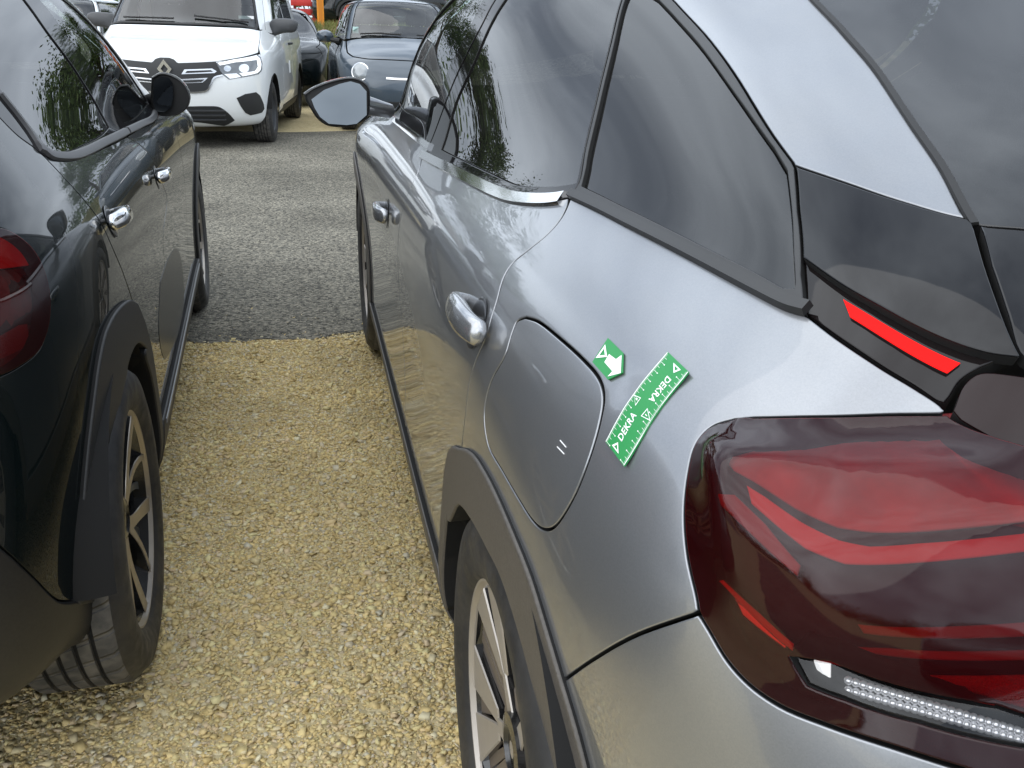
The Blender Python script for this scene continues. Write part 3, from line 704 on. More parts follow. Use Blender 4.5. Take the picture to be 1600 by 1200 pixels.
pane(G, 'window', fglass, CLEARG, fd, h=.04, hb=.015, gap=.0, lift=-.003, depth=.004)
rr_ = pane(G, 'window_frame', merge(belt_r, rdr[1:], vline(rdr[-1][0]-.02, bs2[-1][0]+.02, TOP), rev(bs2)), GLOSSB, rd, holes=[rglass], h=.03, hb=.012, gap=.002)
pane(G, 'window', rglass, DOORG, rd, h=.03, hb=.012, gap=.0, lift=-.003, depth=.004)
strip(G, 'window_trim', rev(belt_f), .018, CHROME, fd, height=.006)
strip(G, 'window_trim', belt_r[:-3], .022, CHROME, rd, height=.006)
# ---- quarter window
q_out = g([(1258, 486), (1254, 430), (1248, 330), (1243, 264)], False)
q_top = ext(g([(1238, 254), (1210, 216), (1155, 128), (1111, 66), (1061, 11), (1045, -6)]), 11.45)
qg = merge(g([(910, 291), (990, 330), (1100, 385), (1182, 426), (1226, 451)]), g([(1241, 452), (1239, 400), (1236, 330), (1229, 268)]), g([(1209, 234), (1155, 158), (1100, 81), (1056, 30), (1028, 0)]), [np.array([10.1, 11.3])], rev([p+np.array([.05, 0]) for p in qdl if p[1] < 11.25 and p[1] > 9.35]))
qf = pane(G, 'quarter_window_frame', merge(qlow, q_out[1:], q_top, rev(qdl)[:-1]), mat('black_moulding', (.02, .02, .02), .4), grey, holes=[qg], h=.03, hb=.012, gap=.002, lift=.002)
pane(G, 'quarter_window', qg, PRIV, grey, h=.03, hb=.012, gap=0, lift=-.004, depth=.004)
strip(G, 'quarter_window_moulding', [p+np.array([0, .05]) for p in qlow], .013, mat('black_moulding', (.02, .02, .02), .4), grey, height=.008)
# ---- C pillar and roof
cp_b = g([(1240, 258), (1320, 285), (1375, 304), (1430, 321), (1509, 341)])
cp_r = g([(1509, 338), (1474, 270), (1430, 204), (1375, 121), (1320, 55), (1268, 0)])+[np.array(p) for p in ((12.45, 12.3), (12.9, 12.65), (13.3, 13.))]
roof = pane(G, 'roof', merge(cp_b, cp_r[1:], [(10, 13), (7.1, 13), (7.05, 12.2), (6.95, 11.75)], vline(7.1, q_top[-1][0], TOP+.1), rev(q_top)), GREY, grey, h=.04, hb=.014)
pane(G, 'a_pillar', merge(rev(a_out), [(5.15, 9.6), (5.3, 10.4), (6.3, 11.5), (6.9, 11.75)]), GLOSSB, grey, h=.05, hb=.02)
pane(G, 'windscreen', merge([(5.0, 9.7), (5.25, 10.5), (6.25, 11.6), (6.95, 12.1), (7.05, 13), (4.75, 13), (4.6, 9.85)]), CLEARG, grey, h=.06, lift=-.002, gap=.002)
# ---- gloss black spoiler end with its light bar
sp = pane(G, 'spoiler_side', merge(g([(1243, 262), (1320, 288), (1375, 307), (1430, 324), (1512, 345)]), g([(1521, 353), (1540, 418), (1567, 495), (1595, 560)]), g([(1590, 563), (1540, 556), (1375, 484), (1309, 446), (1254, 407)]), g([(1248, 330)])), GLOSSB, grey, h=.03, hb=.01, lift=.003, depth=.012, gap=.003)
spl = G.offset(-.006)
GS = mat('smoked_lens', (.010, .008, .008), .12, coat=.6, spec=0)
lz = pane(spl, 'spoiler_lamp', merge(spl.line([(1250, 385), (1309, 424), (1375, 462), (1540, 534), (1590, 548)], False), spl.line([(1545, 569), (1529, 576), (1501, 595), (1483, 622), (1473, 631)]), rev(spl.line([(1258, 490), (1309, 526), (1375, 570), (1430, 603), (1470, 630)])[:-1])), GS, grey, h=.03, hb=.01, depth=.02, gap=.001)
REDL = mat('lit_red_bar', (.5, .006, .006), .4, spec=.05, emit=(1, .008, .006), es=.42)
sp2 = G.offset(-.0035)
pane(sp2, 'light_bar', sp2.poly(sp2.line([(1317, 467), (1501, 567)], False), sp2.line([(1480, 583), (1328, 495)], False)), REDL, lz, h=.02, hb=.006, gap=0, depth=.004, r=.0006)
# ---- tailgate
GLB2 = mat('gloss_black_tailgate', (.010, .010, .011), .2, coat=.75, spec=0)
tg = pane(G, 'tailgate', merge(g([(1530, 355), (1600, 361), (1760, 375)]), [(18, 11.1), (18, 9.35)], g([(1760, 592), (1600, 563), (1572, 495), (1546, 418)])), GLB2, grey, h=.04, hb=.014, lift=.002)
pane(G, 'rear_window', merge(g([(1517, 345), (1480, 270), (1436, 204), (1381, 121), (1326, 55), (1274, 0)]), [(12.5, 12.28), (12.95, 12.63), (13.35, 13), (18, 13), (18, 11.2)], g([(1760, 371), (1600, 356), (1530, 350)])), PRIV, tg, h=.05, hb=.02, gap=.002, lift=-.001)
strip(G, 'rear_window_seal', g([(1522, 352), (1478, 270), (1433, 204), (1378, 121), (1323, 55), (1270, 0), (1235, -40)]), .008, MATTB, grey, height=.003)
SMOKE = glass_mat('smoked_red_lens', (.64, .075, .07), .88, rough=.045, ior=1.5, body=(.11, .013, .016))
tl2 = pane(G, 'tailgate_lamp', merge(g([(1487, 640), (1504, 599), (1531, 579), (1600, 584), (1760, 606)]), [(18, 9.2), (18, 8.7)], g([(1760, 795), (1600, 712), (1540, 680), (1500, 656)])), mat('dark_red_lens', (.012, .004, .004), .12, spec=.2, coat=.2), tg, h=.04, hb=.012, lift=-.001)
pane(G, 'tailgate_panel', merge([lamp_r[0]+np.array([.03, 0])], [(18, 8.6), (18, lamp_b[-1][1]+.0)], [lamp_b[-1]+np.array([.03, .0])]), GREY, tg, h=.06)
# ---- lower tail lamp: lens over a built interior
ridge_px = [(1088, 700), (1130, 738), (1175, 785), (1225, 835), (1262, 865), (1330, 856), (1450, 842), (1600, 826), (1740, 812)]
rl = G.P(np.array(G.resample(np.array(g(ridge_px)), .006, False)))
lamp_edge = G.P(np.array(lamp_t+lamp_b[1:]))
def ridge(P, n, uv):
    d = np.sqrt(((P[:, None]-rl[None])**2).sum(2)).min(1); db = np.sqrt(((P[:, None]-lamp_edge[None])**2).sum(2)).min(1); e = np.clip(1-d/.10, 0, 1)*np.clip(db/.045, 0, 1)
    return P+n*(.036*e)[:, None]
z8 = lambda L: [(1050+a/2.069, 620+b/2.069) for a, b in L]
clr = np.array(g(z8([(398, 838), (520, 856), (1050, 1005), (1400, 1105), (1400, 1182), (1138, 1128), (800, 1048), (560, 972), (445, 928)]), False))
lens = pane(G, 'tail_lamp', merge(lamp_t, lamp_b[1:], lamp_r[:-1]), SMOKE, grey, h=.010, hb=.007, extra=ridge, depth=.03, lift=.001, holes=[clr])
pane(G, 'clear_lens', clr, glass_mat('clear_lens', (.85, .85, .85), .97), lens, h=.012, hb=.007, gap=0, lift=.001, depth=.004)
GI = G.offset(-.034); GM = G.offset(-.020)
LAMPB = mat('lamp_housing', (.2, .02, .024), .45, noise=(60, (.15, .015, .018), (.26, .03, .034))); RED1 = mat('red_reflector', (.5, .008, .008), .35, spec=.1, emit=(1, .02, .02), es=.06); RED2 = mat('dark_red_bar', (.28, .008, .008), .4, spec=.1)  # red reflector colour carries a faint added glow, though the bars are unlit
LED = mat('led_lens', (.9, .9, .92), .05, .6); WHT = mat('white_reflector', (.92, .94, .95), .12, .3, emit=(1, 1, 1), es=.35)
z8 = lambda L: [(1050+a/2.069, 620+b/2.069) for a, b in L]
pane(GI, 'lamp_housing', merge(lamp_t, lamp_b[1:], lamp_r[:-1]), LAMPB, lens, h=.03, hb=.012, gap=0, depth=.002)
def bar(net, name, L, m, **k): return pane(net, name, np.array(net.line(z8(L), False)), m, lens, h=.02, hb=.006, gap=0, **k)
bar(GM.offset(-.027), 'red_diffuser', [(120, 130), (200, 105), (500, 95), (900, 92), (1140, 240), (1400, 420), (1140, 425), (640, 465), (540, 450), (420, 392), (300, 310), (240, 275)], mat('red_diffuser', (.36, .05, .06), .5, emit=(1, .08, .09), es=.02, noise=(25, (.30, .035, .045), (.44, .065, .075))), depth=.004)  # diffuser emits nothing itself; a faint glow is added to lift it
bar(GM, 'light_guide', [(240, 285), (300, 322), (420, 405), (540, 462), (640, 482), (800, 472), (1140, 440), (1400, 418), (1400, 470), (1140, 500), (800, 535), (560, 540), (430, 490), (255, 345)], RED1, depth=.010)
bar(GM, 'light_guide', [(145, 312), (200, 315), (300, 410), (415, 545), (405, 580), (270, 460), (155, 350)], RED2, depth=.012)
bar(GM, 'light_guide', [(150, 595), (162, 592), (280, 700), (392, 800), (388, 822), (270, 722)], RED1, depth=.006)
bar(GM, 'chrome_accent', [(200, 650), (235, 678), (372, 806), (366, 818), (225, 708)], SATIN, depth=.006)
bar(GM, 'reverse_lamp', [(425, 842), (513, 862), (513, 936), (452, 912)], WHT, depth=.01)
bar(GM, 'red_reflector', [(805, 898), (1140, 898), (1400, 905), (1400, 1060), (1140, 1008), (1000, 965)], mat('hatched_red', (.45, .01, .012), .4, bump=(500, 1, .003)), depth=.008)
bar(GM, 'red_reflector', [(600, 735), (1140, 728), (1400, 735), (1400, 790), (1140, 775), (620, 765)], RED2, depth=.006)
bar(GM, 'red_reflector', [(520, 800), (700, 812), (1140, 818), (1400, 822), (1400, 850), (1140, 852), (710, 840)], RED2, depth=.006)
bar(GI.offset(0) if False else GM, 'smoked_divider', [(385, 810), (440, 818), (700, 880), (1050, 985), (1045, 1000), (700, 900), (510, 862), (430, 842)], RED2, depth=.004)
# rows of clear led lenses
lm = MB(); sph = bmesh.new(); bmesh.ops.create_icosphere(sph, subdivisions=2, radius=1); sv = [v.co.copy() for v in sph.verts]; sph.verts.index_update(); sf = [[v.index for v in f.verts] for f in sph.faces]; sph.free()
for (x0, y0, x1, y1) in ((573, 914, 1180, 1096), (573, 945, 1180, 1122)):
    for i in range(27):
        t = i/26; h = GM.px(z8([(x0+(x1-x0)*t, y0+(y1-y0)*t)])[0])
        if h is None: continue
        P, n = GM.frame(h); lm.add([P+n*.003+v*.0031 for v in sv], sf, LED)
leds = lm.build('led_row', lens); mirror_part(leds, 'led_row', lens)
# ---- dark inner shell so that gaps show darkness
sh = G.offset(-.03)
pane(sh, 'inner_shell', np.array([(2.5, 3.2), (3.2, 5.6), (4.8, 5.6), (5.5, 3.0), (8.8, 3.0), (9.6, 5.3), (12.9, 5.3), (14.2, 3.4), (18, 3.4), (18, 8.3), (15.5, 8.5), (13.5, 8.7), (10, 8.3), (5, 8.0), (2.5, 7)]), DARK, grey, h=.08, gap=0, depth=.002)
fl = MB(); fl.box((0, 1.35, .26), (1.3, 3.4, .05), DARK); fl.build('floor_pan', grey)
# ---- wheels
for (yy, st) in ((0, .0), (2.67, .0)):
    for sd_ in (-1, 1):
        wheel(grey, (sd_*(GW-.006), yy, .345), .345, .205, .236, style_aero, sd_, spin=.55+yy)
        liner(grey, G, yy, .36, .40, sd_, DARK)
# ---- handles
HM = mat('handle_grey', (.36, .37, .385), .22, .8, 1)
HREC = mat('handle_recess', (.05, .052, .056), .35, .4, .8)
GH = G.offset(.026)
hr = handle(G, GH.px((717, 491)), rd, HM, HREC, .165, .037, .030, tilt=-.02)
hf = handle(G, GH.px((588, 330)), fd, HM, HREC, .18, .040, .030, tilt=-.05)
# ---- door mirror
def unpx(root, p, yp):
    M = root.matrix_world.inverted(); o, d = px_ray(p); o = M @ o; d = M.to_3x3() @ d; return o+d*((yp-o.y)/d.y)
def door_mirror(root, outline, glass, yp, m, fwd=1, depth=.14, tilt=R(9), arm=None, parent=None, yawm=0., marm=None, prof=None):
    q = [unpx(root, p, yp) for p in outline]; qg_ = [unpx(root, p, yp) for p in glass]
    q = [Vector(v) for v in crom([tuple(v) for v in q]+[tuple(q[0])], 4)[:-1]]
    c = sum(q, Vector())/len(q); mb = MB(); n = len(q)
    def warp(v): return Vector((v.x, v.y+(v.z-c.z)*math.tan(tilt)+(v.x-c.x)*math.tan(yawm), v.z))
    rings = prof or ((-.002, .955), (-.010, .975), (-.008, 1.0), (.004, 1.025), (.03, 1.03), (.06, 1.0), (.09, .9), (.115, .72), (.13, .45), (.135, .05))
    V = []
    for dy, sc in rings:
        for v in q: p = warp(c+(v-c)*sc); V.append((p.x, p.y+fwd*dy*depth/.135, p.z))
    F = [(j*n+i, j*n+(i+1) % n, (j+1)*n+(i+1) % n, (j+1)*n+i) for j in range(len(rings)-1) for i in range(n)]
    mb.add(V, F[:n*3], MATTB); mb.add(V, F[n*3:], m)
    mb.add([V[i] for i in range(n)], [tuple(range(n))], MATTB)
    if arm: mb.tube([Vector(a[:3]) for a in arm], [a[3] for a in arm], marm or MATTB, 12, ry=[a[4] for a in arm])
    h = mb.build('door_mirror', parent or root, ang=45, fixn=True)
    gm = MB(); qq = [warp(c+(v-c)*1.035)+Vector((0, -fwd*.012, 0)) for v in qg_]; gm.add(qq, [tuple(range(len(qq)))], MIRG)
    go = gm.build('mirror_glass', h, smooth=False); return h, go
mo, mg_ = door_mirror(grey, [(476, 147), (491, 137), (522, 126), (547, 122), (562, 125), (574, 134), (577, 145), (577, 167), (574, 181), (557, 193), (541, 197), (512, 195), (497, 185), (487, 171), (479, 157)],
    [(488, 155), (507, 141), (530, 132), (547, 128), (561, 132), (571, 143), (571, 178), (556, 191), (541, 193), (514, 191), (501, 181), (493, 168)], 1.78, GREY,
    arm=[(-GW-.04, 1.83, 1.045, .024, .03), (-GW+.0, 1.85, 1.035, .024, .026), (-GW+.05, 1.90, 1.02, .024, .022)], marm=GREY)
o2 = link('door_mirror', mo.data, grey); o2.scale.x = -1; link('mirror_glass', mg_.data, o2)
# ---- seats and dashboard seen through the glass
for x in (-.38, .38):
    seat(grey, x, 1.25, .42, FABRIC, FABRIC)
seat(grey, 0, .62, .30, FABRIC, FABRIC, 1.25, 'rear_seat')
db = MB(); db.box((0, 1.95, .88), (1.40, .5, .22), INTER, bev=.06); db.build('dashboard', grey)
sw = MB(); V = []
sw.tube([(-.38+.18*math.cos(a), 1.62+.18*math.sin(a)*.35, .93+.18*math.sin(a)*.93) for a in np.linspace(0, 2*math.pi, 25)], .014, INTER, 8, cap=False); sw.build('steering_wheel', grey)
# ------------------------------------------------------------------ black-green hatchback on the left
HW = .868; HA = .047; HX, HY = -.559, .781
hat = empty('parked_car', (HX-HW*math.cos(HA), HY-HW*math.sin(HA), 0), HA); bpy.context.view_layer.update()
tag(hat, 'black hatchback with grey plastic wheel arches and a rounded red tail lamp', 'car')
def low2(y, s0=0.):
    z = (.19, .17, .25, .37, .53, .70, .83); s = (.26, .06, .006, .006, .002, -.008, -.004)
    return [(s[i]+s0, y, z[i]) for i in range(7)]
cc = []
W_ = HW
cc.append([(W_, 3.05, .20), (W_, 3.22, .18), (W_, 3.30, .25), (W_, 3.33, .37), (W_, 3.33, .53), (W_, 3.31, .68), (W_, 3.26, .76), (W_, 3.20, .81), (W_, 3.14, .84), (W_, 3.06, .86), (W_, 2.96, .88), (W_, 2.86, .90), (W_, 2.72, .92), (W_, 2.60, .94)])
cc.append([(.55, 3.0, .20), (.48, 3.16, .18), (.45, 3.24, .25), (.44, 3.27, .37), (.44, 3.27, .53), (.44, 3.24, .68), (.45, 3.19, .76), (.47, 3.14, .81), (.50, 3.08, .84), (.54, 3.02, .86), (.60, 2.94, .88), (.66, 2.84, .90), (.74, 2.70, .92), (W_, 2.57, .94)])
cc.append([(.33, 2.85, .20), (.19, 3.02, .18), (.13, 3.08, .25), (.11, 3.12, .37), (.11, 3.12, .53), (.12, 3.08, .68), (.15, 3.03, .77), (.18, 2.98, .82), (.23, 2.94, .85), (.30, 2.9, .875), (.4, 2.84, .895), (.52, 2.76, .91), (.66, 2.66, .93), (W_, 2.52, .95)])
cc.append(low2(2.88, .015)+[(.025, 2.85, .855), (.06, 2.82, .89), (.115, 2.79, .91), (.21, 2.76, .925), (.35, 2.72, .935), (.55, 2.64, .95), (W_, 2.46, .965)])
cc.append(low2(2.54, -.012)+[(.0, 2.53, .875), (.03, 2.52, .915), (.075, 2.5, .94), (.15, 2.48, .955), (.3, 2.45, .965), (.5, 2.42, .975), (W_, 2.36, .985)])
cc.append(low2(2.1, .0)+[(.014, 2.1, .895), (.035, 2.09, .935), (.062, 2.07, .96), (.10, 2.04, .985), (.17, 2.02, 1.0), (.36, 2.08, 1.01), (W_, 2.2, 1.02)])
cc.append(low2(1.7, .0)+[(.014, 1.7, .90), (.035, 1.7, .94), (.058, 1.69, .968), (.09, 1.62, 1.06), (.135, 1.52, 1.16), (.29, 1.58, 1.22), (W_, 1.72, 1.26)])
cc.append(low2(1.3, .0)+[(.014, 1.3, .905), (.035, 1.3, .95), (.057, 1.3, .98), (.10, 1.25, 1.13), (.155, 1.17, 1.285), (.30, 1.14, 1.40), (W_, 1.24, 1.44)])
cc.append(low2(.9, .0)+[(.014, .9, .91), (.036, .9, .96), (.06, .9, .99), (.11, .89, 1.14), (.18, .87, 1.32), (.31, .85, 1.435), (W_, .85, 1.475)])
cc.append(low2(.55, .0)+[(.014, .55, .912), (.040, .55, .972), (.068, .55, 1.008), (.122, .55, 1.14), (.20, .56, 1.31), (.32, .57, 1.42), (W_, .58, 1.475)])
cc.append(low2(.3, .002)+[(.018, .3, .915), (.046, .3, .98), (.080, .3, 1.025), (.130, .31, 1.13), (.208, .34, 1.30), (.33, .36, 1.41), (W_, .38, 1.47)])
cc.append(low2(.06, .006)+[(.024, .06, .915), (.054, .06, .982), (.092, .06, 1.035), (.142, .08, 1.125), (.215, .13, 1.28), (.33, .17, 1.395), (W_, .22, 1.462)])
cc.append(low2(-.12, .016)+[(.036, -.12, .915), (.066, -.12, .982), (.104, -.12, 1.035), (.152, -.10, 1.12), (.222, -.06, 1.265), (.335, -.01, 1.385), (W_, .10, 1.452)])
cc.append(low2(-.25, .032)+[(.054, -.25, .91), (.084, -.25, .978), (.122, -.25, 1.03), (.168, -.235, 1.112), (.234, -.20, 1.25), (.34, -.15, 1.365), (W_, .0, 1.44)])
_l = low2(-.35, .052); _l[0] = (.33, -.27, .29); _l[1] = (.12, -.34, .275); _l[2] = (.064, -.35, .305)
cc.append(_l+[(.076, -.35, .905), (.106, -.35, .97), (.146, -.345, 1.022), (.19, -.33, 1.10), (.254, -.30, 1.23), (.355, -.25, 1.345), (W_, -.08, 1.43)])
cc.append([(.40, -.28, .245), (.20, -.40, .225), (.125, -.455, .265), (.108, -.47, .38), (.10, -.465, .53), (.098, -.455, .68), (.105, -.445, .80), (.125, -.435, .90), (.155, -.43, .965), (.192, -.42, 1.015), (.236, -.40, 1.09), (.295, -.37, 1.215), (.39, -.32, 1.33), (W_, -.14, 1.42)])
cc.append([(.5, -.35, .245), (.35, -.50, .225), (.29, -.56, .265), (.27, -.585, .38), (.265, -.58, .53), (.262, -.56, .68), (.27, -.53, .80), (.29, -.51, .90), (.31, -.50, .965), (.335, -.49, 1.015), (.365, -.465, 1.09), (.41, -.43, 1.21), (.48, -.37, 1.325), (W_, -.18, 1.415)])
cc.append([(.6, -.4, .245), (.53, -.57, .225), (.51, -.63, .265), (.505, -.655, .38), (.50, -.645, .53), (.50, -.60, .68), (.505, -.565, .80), (.51, -.55, .90), (.52, -.54, .965), (.53, -.525, 1.015), (.55, -.50, 1.09), (.57, -.46, 1.21), (.62, -.40, 1.325), (W_, -.22, 1.41)])
cc.append([(W_, -.42, .245), (W_, -.6, .225), (W_, -.655, .265), (W_, -.68, .38), (W_, -.67, .53), (W_, -.62, .68), (W_, -.585, .80), (W_, -.57, .90), (W_, -.555, .965), (W_, -.54, 1.015), (W_, -.515, 1.09), (W_, -.47, 1.21), (W_, -.41, 1.325), (W_, -.26, 1.405)])
H = Net(np.array(cc).transpose(1, 0, 2), hat, HW, 1); H.lh = .010
if DEBUG: info(H, belt=(64, 222), beltf=(240, 189), split=(199, 212), lampR=(77, 477), lamptop=(23, 367), lampbot=(33, 570), dc=(131, 312), dclow=(210, 478), at=(197, 473), ar=(143, 617), al=(121, 900), bl=(75, 1035), bt=(39, 0), f1=(-60, 700), f2=(-60, 400))
k = H.line
h_dc = k([(-30, 150), (0, 184), (27, 211), (58, 234), (80, 256), (107, 285), (131, 312), (157, 347), (177, 390), (197, 440), (209, 477)])
h_belt = k([(60, 236), (75, 246), (91, 250), (117, 249), (140, 241), (165, 230), (199, 213)])
h_beltf = k([(200, 212), (220, 200), (241, 190), ('s', 1.76, .962)])
h_split = k([(199, 213), (227, 234), (245, 261), (253, 285), (261, 312), ('s', .86, .70), ('s', .87, .5), ('s', .86, .345)])
h_ao = k([('s', .43, .28), ('s', .415, .42), ('s', .365, .55), ('s', .28, .645)])+k([(209, 477), (197, 473), (177, 490), (160, 523), (150, 567), (143, 617), (133, 700), (125, 800), (121, 900), (119, 940)])
h_ai = k([('s', .385, .26), ('s', .375, .40), ('s', .335, .50), ('s', .265, .58), (226, 547), (213, 532), (203, 540), (193, 567), (190, 586), (179, 638), (175, 690), (173, 755), (172, 820), (169, 907), (167, 935)])
h_lampo = k([(-45, 358), (0, 357), (23, 367), (47, 387), (63, 413), (73, 443), (77, 477), (73, 513), (60, 547), (33, 570), (0, 587), (-45, 600)])
h_bt = k([(-60, 812), (0, 855), (50, 901), (90, 938), (118, 938)])
h_bb = k([(165, 940), (160, 965), (125, 1000)])+[np.array(p) for p in ((15.0, 1.35), (16, 1.2), (17, 1.15))]
hq_top = [np.array([p, 11.9]) for p in np.linspace(9.9, 15, 8)]
i_ao = [p for p in h_ao if p[0] >= h_dc[-1][0]-.02]; i_af = [p for p in h_ao if p[0] < h_dc[-1][0]-.02]
hdc_up = [np.array([10.75, 11.9]), np.array([11.0, 11.2])]
hrf = pane(H, 'rear_fender', merge(hdc_up[1:], h_dc, i_ao[1:], rev(h_bt), [(18, h_bt[0][1]), (18, h_lampo[-1][1])], rev(h_lampo), [(15.9, h_lampo[0][1]+.05), (15.6, 9.6), (15.3, 11.9), (13, 11.9), (10.75, 11.9)]), BLACKP, hat, h=.028, hb=.011)
hrd = pane(H, 'rear_door', merge(h_belt, h_split[1:], rev(k([('s', .47, .345), ('s', .66, .345), ('s', .85, .345)])), i_af[1:], rev([p for p in h_dc if p[1] < h_belt[0][1]])), BLACKP, hat, h=.028, hb=.011)
h_ff = k([('s', 1.76, .955), ('s', 1.77, .8), ('s', 1.75, .58), ('s', 1.70, .345)])
hfd = pane(H, 'front_door', merge(h_beltf, h_ff[1:], k([('s', 1.69, .345), ('s', 1.3, .345), ('s', .87, .345)]), rev(h_split)[1:]), BLACKP, hat, h=.035, hb=.014)
def archl(net, y0, z0, Rr, foot, n=11):
    return net.line([('s', y0+Rr*math.cos(a), z0+Rr*math.sin(a)) for a in np.linspace(foot, math.pi-foot, n)])
h_fo = archl(H, 2.54, .335, .405, -.1); h_fi = archl(H, 2.54, .335, .352, -.12)
pane(H, 'front_fender', merge(h_ff, rev(h_fo), [(2.4, 3.2), (2.3, 5.5), (2.35, 8.2), (3.5, 9.3), (4.6, 9.6), (5.3, 9.4)]), BLACKP, hat, h=.05, hb=.02)
pane(H, 'front_bumper', merge([(0, 1), (0, 6.2), (2.25, 6.2), (2.3, 5.5), (2.4, 3.2), (2.75, 3.1), (2.7, 1.2), (1.5, 1)]), BLACKP, hat, h=.08)
pane(H, 'bonnet', merge([(0, 6.3), (2.3, 6.3), (2.3, 8.3), (3.5, 9.4), (4.5, 9.8), (4.7, 13), (0, 13)]), BLACKP, hat, h=.08)
pane(H, 'wheel_arch_cladding', merge(h_ao, rev(h_ai)), CLAD2, hat, h=.022, hb=.010, lift=.009, depth=.04, r=.004, gap=-.0105)
pane(H, 'wheel_arch_cladding', merge(h_fo, rev(h_fi)), CLAD2, hat, h=.03, hb=.014, lift=.009, depth=.04, r=.004, gap=-.0105)
pane(H, 'sill_cladding', merge(k([('s', 2.10, .34), ('s', 1.3, .34), ('s', .44, .34)]), [(9.62, 1.4), (9.55, .9), (7.5, .9), (5.3, .9), (5.0, 1.4)]), CLAD2, hat, h=.04, hb=.02, lift=.012, depth=.03, r=.006)
strip(H, 'sill_trim', k([('s', 2.05, .325), ('s', 1.3, .325), ('s', .47, .325)]), .014, mat('sill_grey', (.16, .165, .17), .45), hat, height=.003, lift=.0125)
pane(H, 'rear_bumper', merge(h_bt, rev([p for p in h_ao[-2:]])[:0], h_bb, [(18, h_bb[-1][1]), (18, h_bt[0][1])]), mat('bumper_plastic', (.011, .011, .012), .4, noise=(200, (.009, .009, .010), (.015, .015, .015))), hat, h=.04, hb=.014, lift=.006, r=.004, depth=.02)
AB = k([(250, 440), (262, 405), (276, 388), (284, 412), (287, 470), (283, 505), (264, 552), (256, 560), (248, 520), (250, 440)])[:-1]
pane(H, 'door_bump_panel', np.array(AB), mat('bump_rubber', (.012, .013, .013), .25, spec=.35), hrd, h=.03, hb=.012, lift=.001, r=.0008, depth=.003, gap=0)
# greenhouse
HT = 11.3
hb_s = ext(k([(186, 205), (160, 155), (135, 105), (100, 55), (62, 0)]), HT); hb_s2 = [p-np.array([.02, 0]) for p in hb_s]
h_rear = ext(rev([p for p in h_dc if p[1] >= h_belt[0][1]]), HT)
ha_out = ext(k([('s', 1.75, .985), ('s', 1.58, 1.085), ('s', 1.38, 1.195), ('s', 1.15, 1.29), ('s', 1.0, 1.335)]), HT)
hrg_b = k([(64, 217), (74, 228), (88, 236), (112, 234), (135, 224), (160, 210), (171, 198)])
hrg_r = ext(k([(171, 198), (150, 160), (117, 107), (75, 50), (39, 0)]), HT-.2); hrg_l = ext(k([(63, 214), (48, 197), (30, 175), (0, 138), (-30, 98)]), HT-.2)
hrg = merge(hrg_b, hrg_r[1:], rev(hrg_l)[:-1])
hfg_l = ext(k([(193, 192), (168, 149), (147, 109), (105, 55), (67, 5)]), HT-.2)
hfg_f = ext(k([('s', 1.55, 1.0), ('s', 1.48, 1.06), ('s', 1.30, 1.17), ('s', 1.12, 1.255), ('s', .98, 1.30)]), HT-.2)
hfg = merge(k([(193, 192), (213, 183), ('s', 1.54, .995)]), hfg_f[1:], rev(hfg_l)[:-1])
pane(H, 'window_frame', merge(h_belt, hb_s2[1:], vline(hb_s2[-1][0]+.02, h_rear[-1][0]-.02, HT), rev(h_rear)[:-1]), GLOSSB, hrd, holes=[hrg], h=.03, hb=.012, gap=.002)
pane(H, 'window', hrg, DOORG, hrd, h=.03, hb=.012, gap=0, lift=-.003, depth=.004)
pane(H, 'window_frame', merge(h_beltf, ha_out[1:], vline(ha_out[-1][0]+.02, hb_s[-1][0]-.02, HT), rev(hb_s)), GLOSSB, hfd, holes=[hfg], h=.035, hb=.014, gap=.002)
pane(H, 'window', hfg, CLEARG, hfd, h=.035, hb=.014, gap=0, lift=-.003, depth=.004)
MLD = mat('grey_moulding', (.075, .075, .078), .45)
strip(H, 'window_moulding', k([(58, 229), (66, 233), (76, 241), (91, 244), (117, 243), (140, 234), (165, 221), (197, 205)]), .020, MLD, hrd, height=.008, prof=((-.5, 0), (-.42, .8), (-.1, 1), (.3, .9), (.5, 0)))
strip(H, 'window_moulding', k([(0, 147), (25, 178), (45, 205), (60, 228)]), .010, MLD, hrd, height=.006)
strip(H, 'window_moulding', k([(199, 204), (220, 194), (239, 184), ('s', 1.7, .975)]), .020, MLD, hfd, height=.008, prof=((-.5, 0), (-.42, .8), (-.1, 1), (.3, .9), (.5, 0)))
pane(H, 'roof', merge(vline(ha_out[-1][0], 10.6, HT+.05), [(10.75, 11.95), (13, 11.95), (15.3, 11.95), (16.5, 12.2), (18, 12.4), (18, 13), (7.1, 13), (7.05, 12.2), (6.95, 11.75)]), BLACKP, hat, h=.06, hb=.02)
pane(H, 'a_pillar', merge(rev(ha_out), [(5.15, 9.6), (5.3, 10.4), (6.3, 11.5), (6.95, 11.7)]), BLACKP, hat, h=.05, hb=.02)
pane(H, 'windscreen', merge([(5.0, 9.7), (5.25, 10.5), (6.25, 11.6), (6.95, 12.1), (7.05, 13), (4.75, 13), (4.6, 9.85)]), CLEARG, hat, h=.06, lift=-.002, gap=.002)
pane(H, 'tailgate', merge([(16, h_lampo[0][1]+.1), (18, h_lampo[0][1]+.1), (18, 9.7), (15.7, 9.7)]), BLACKP, hat, h=.06)
pane(H, 'rear_window', merge([(15.7, 9.8), (18, 9.8), (18, 12.3), (16.5, 12.1), (15.45, 11.9)]), PRIV, hat, h=.06)
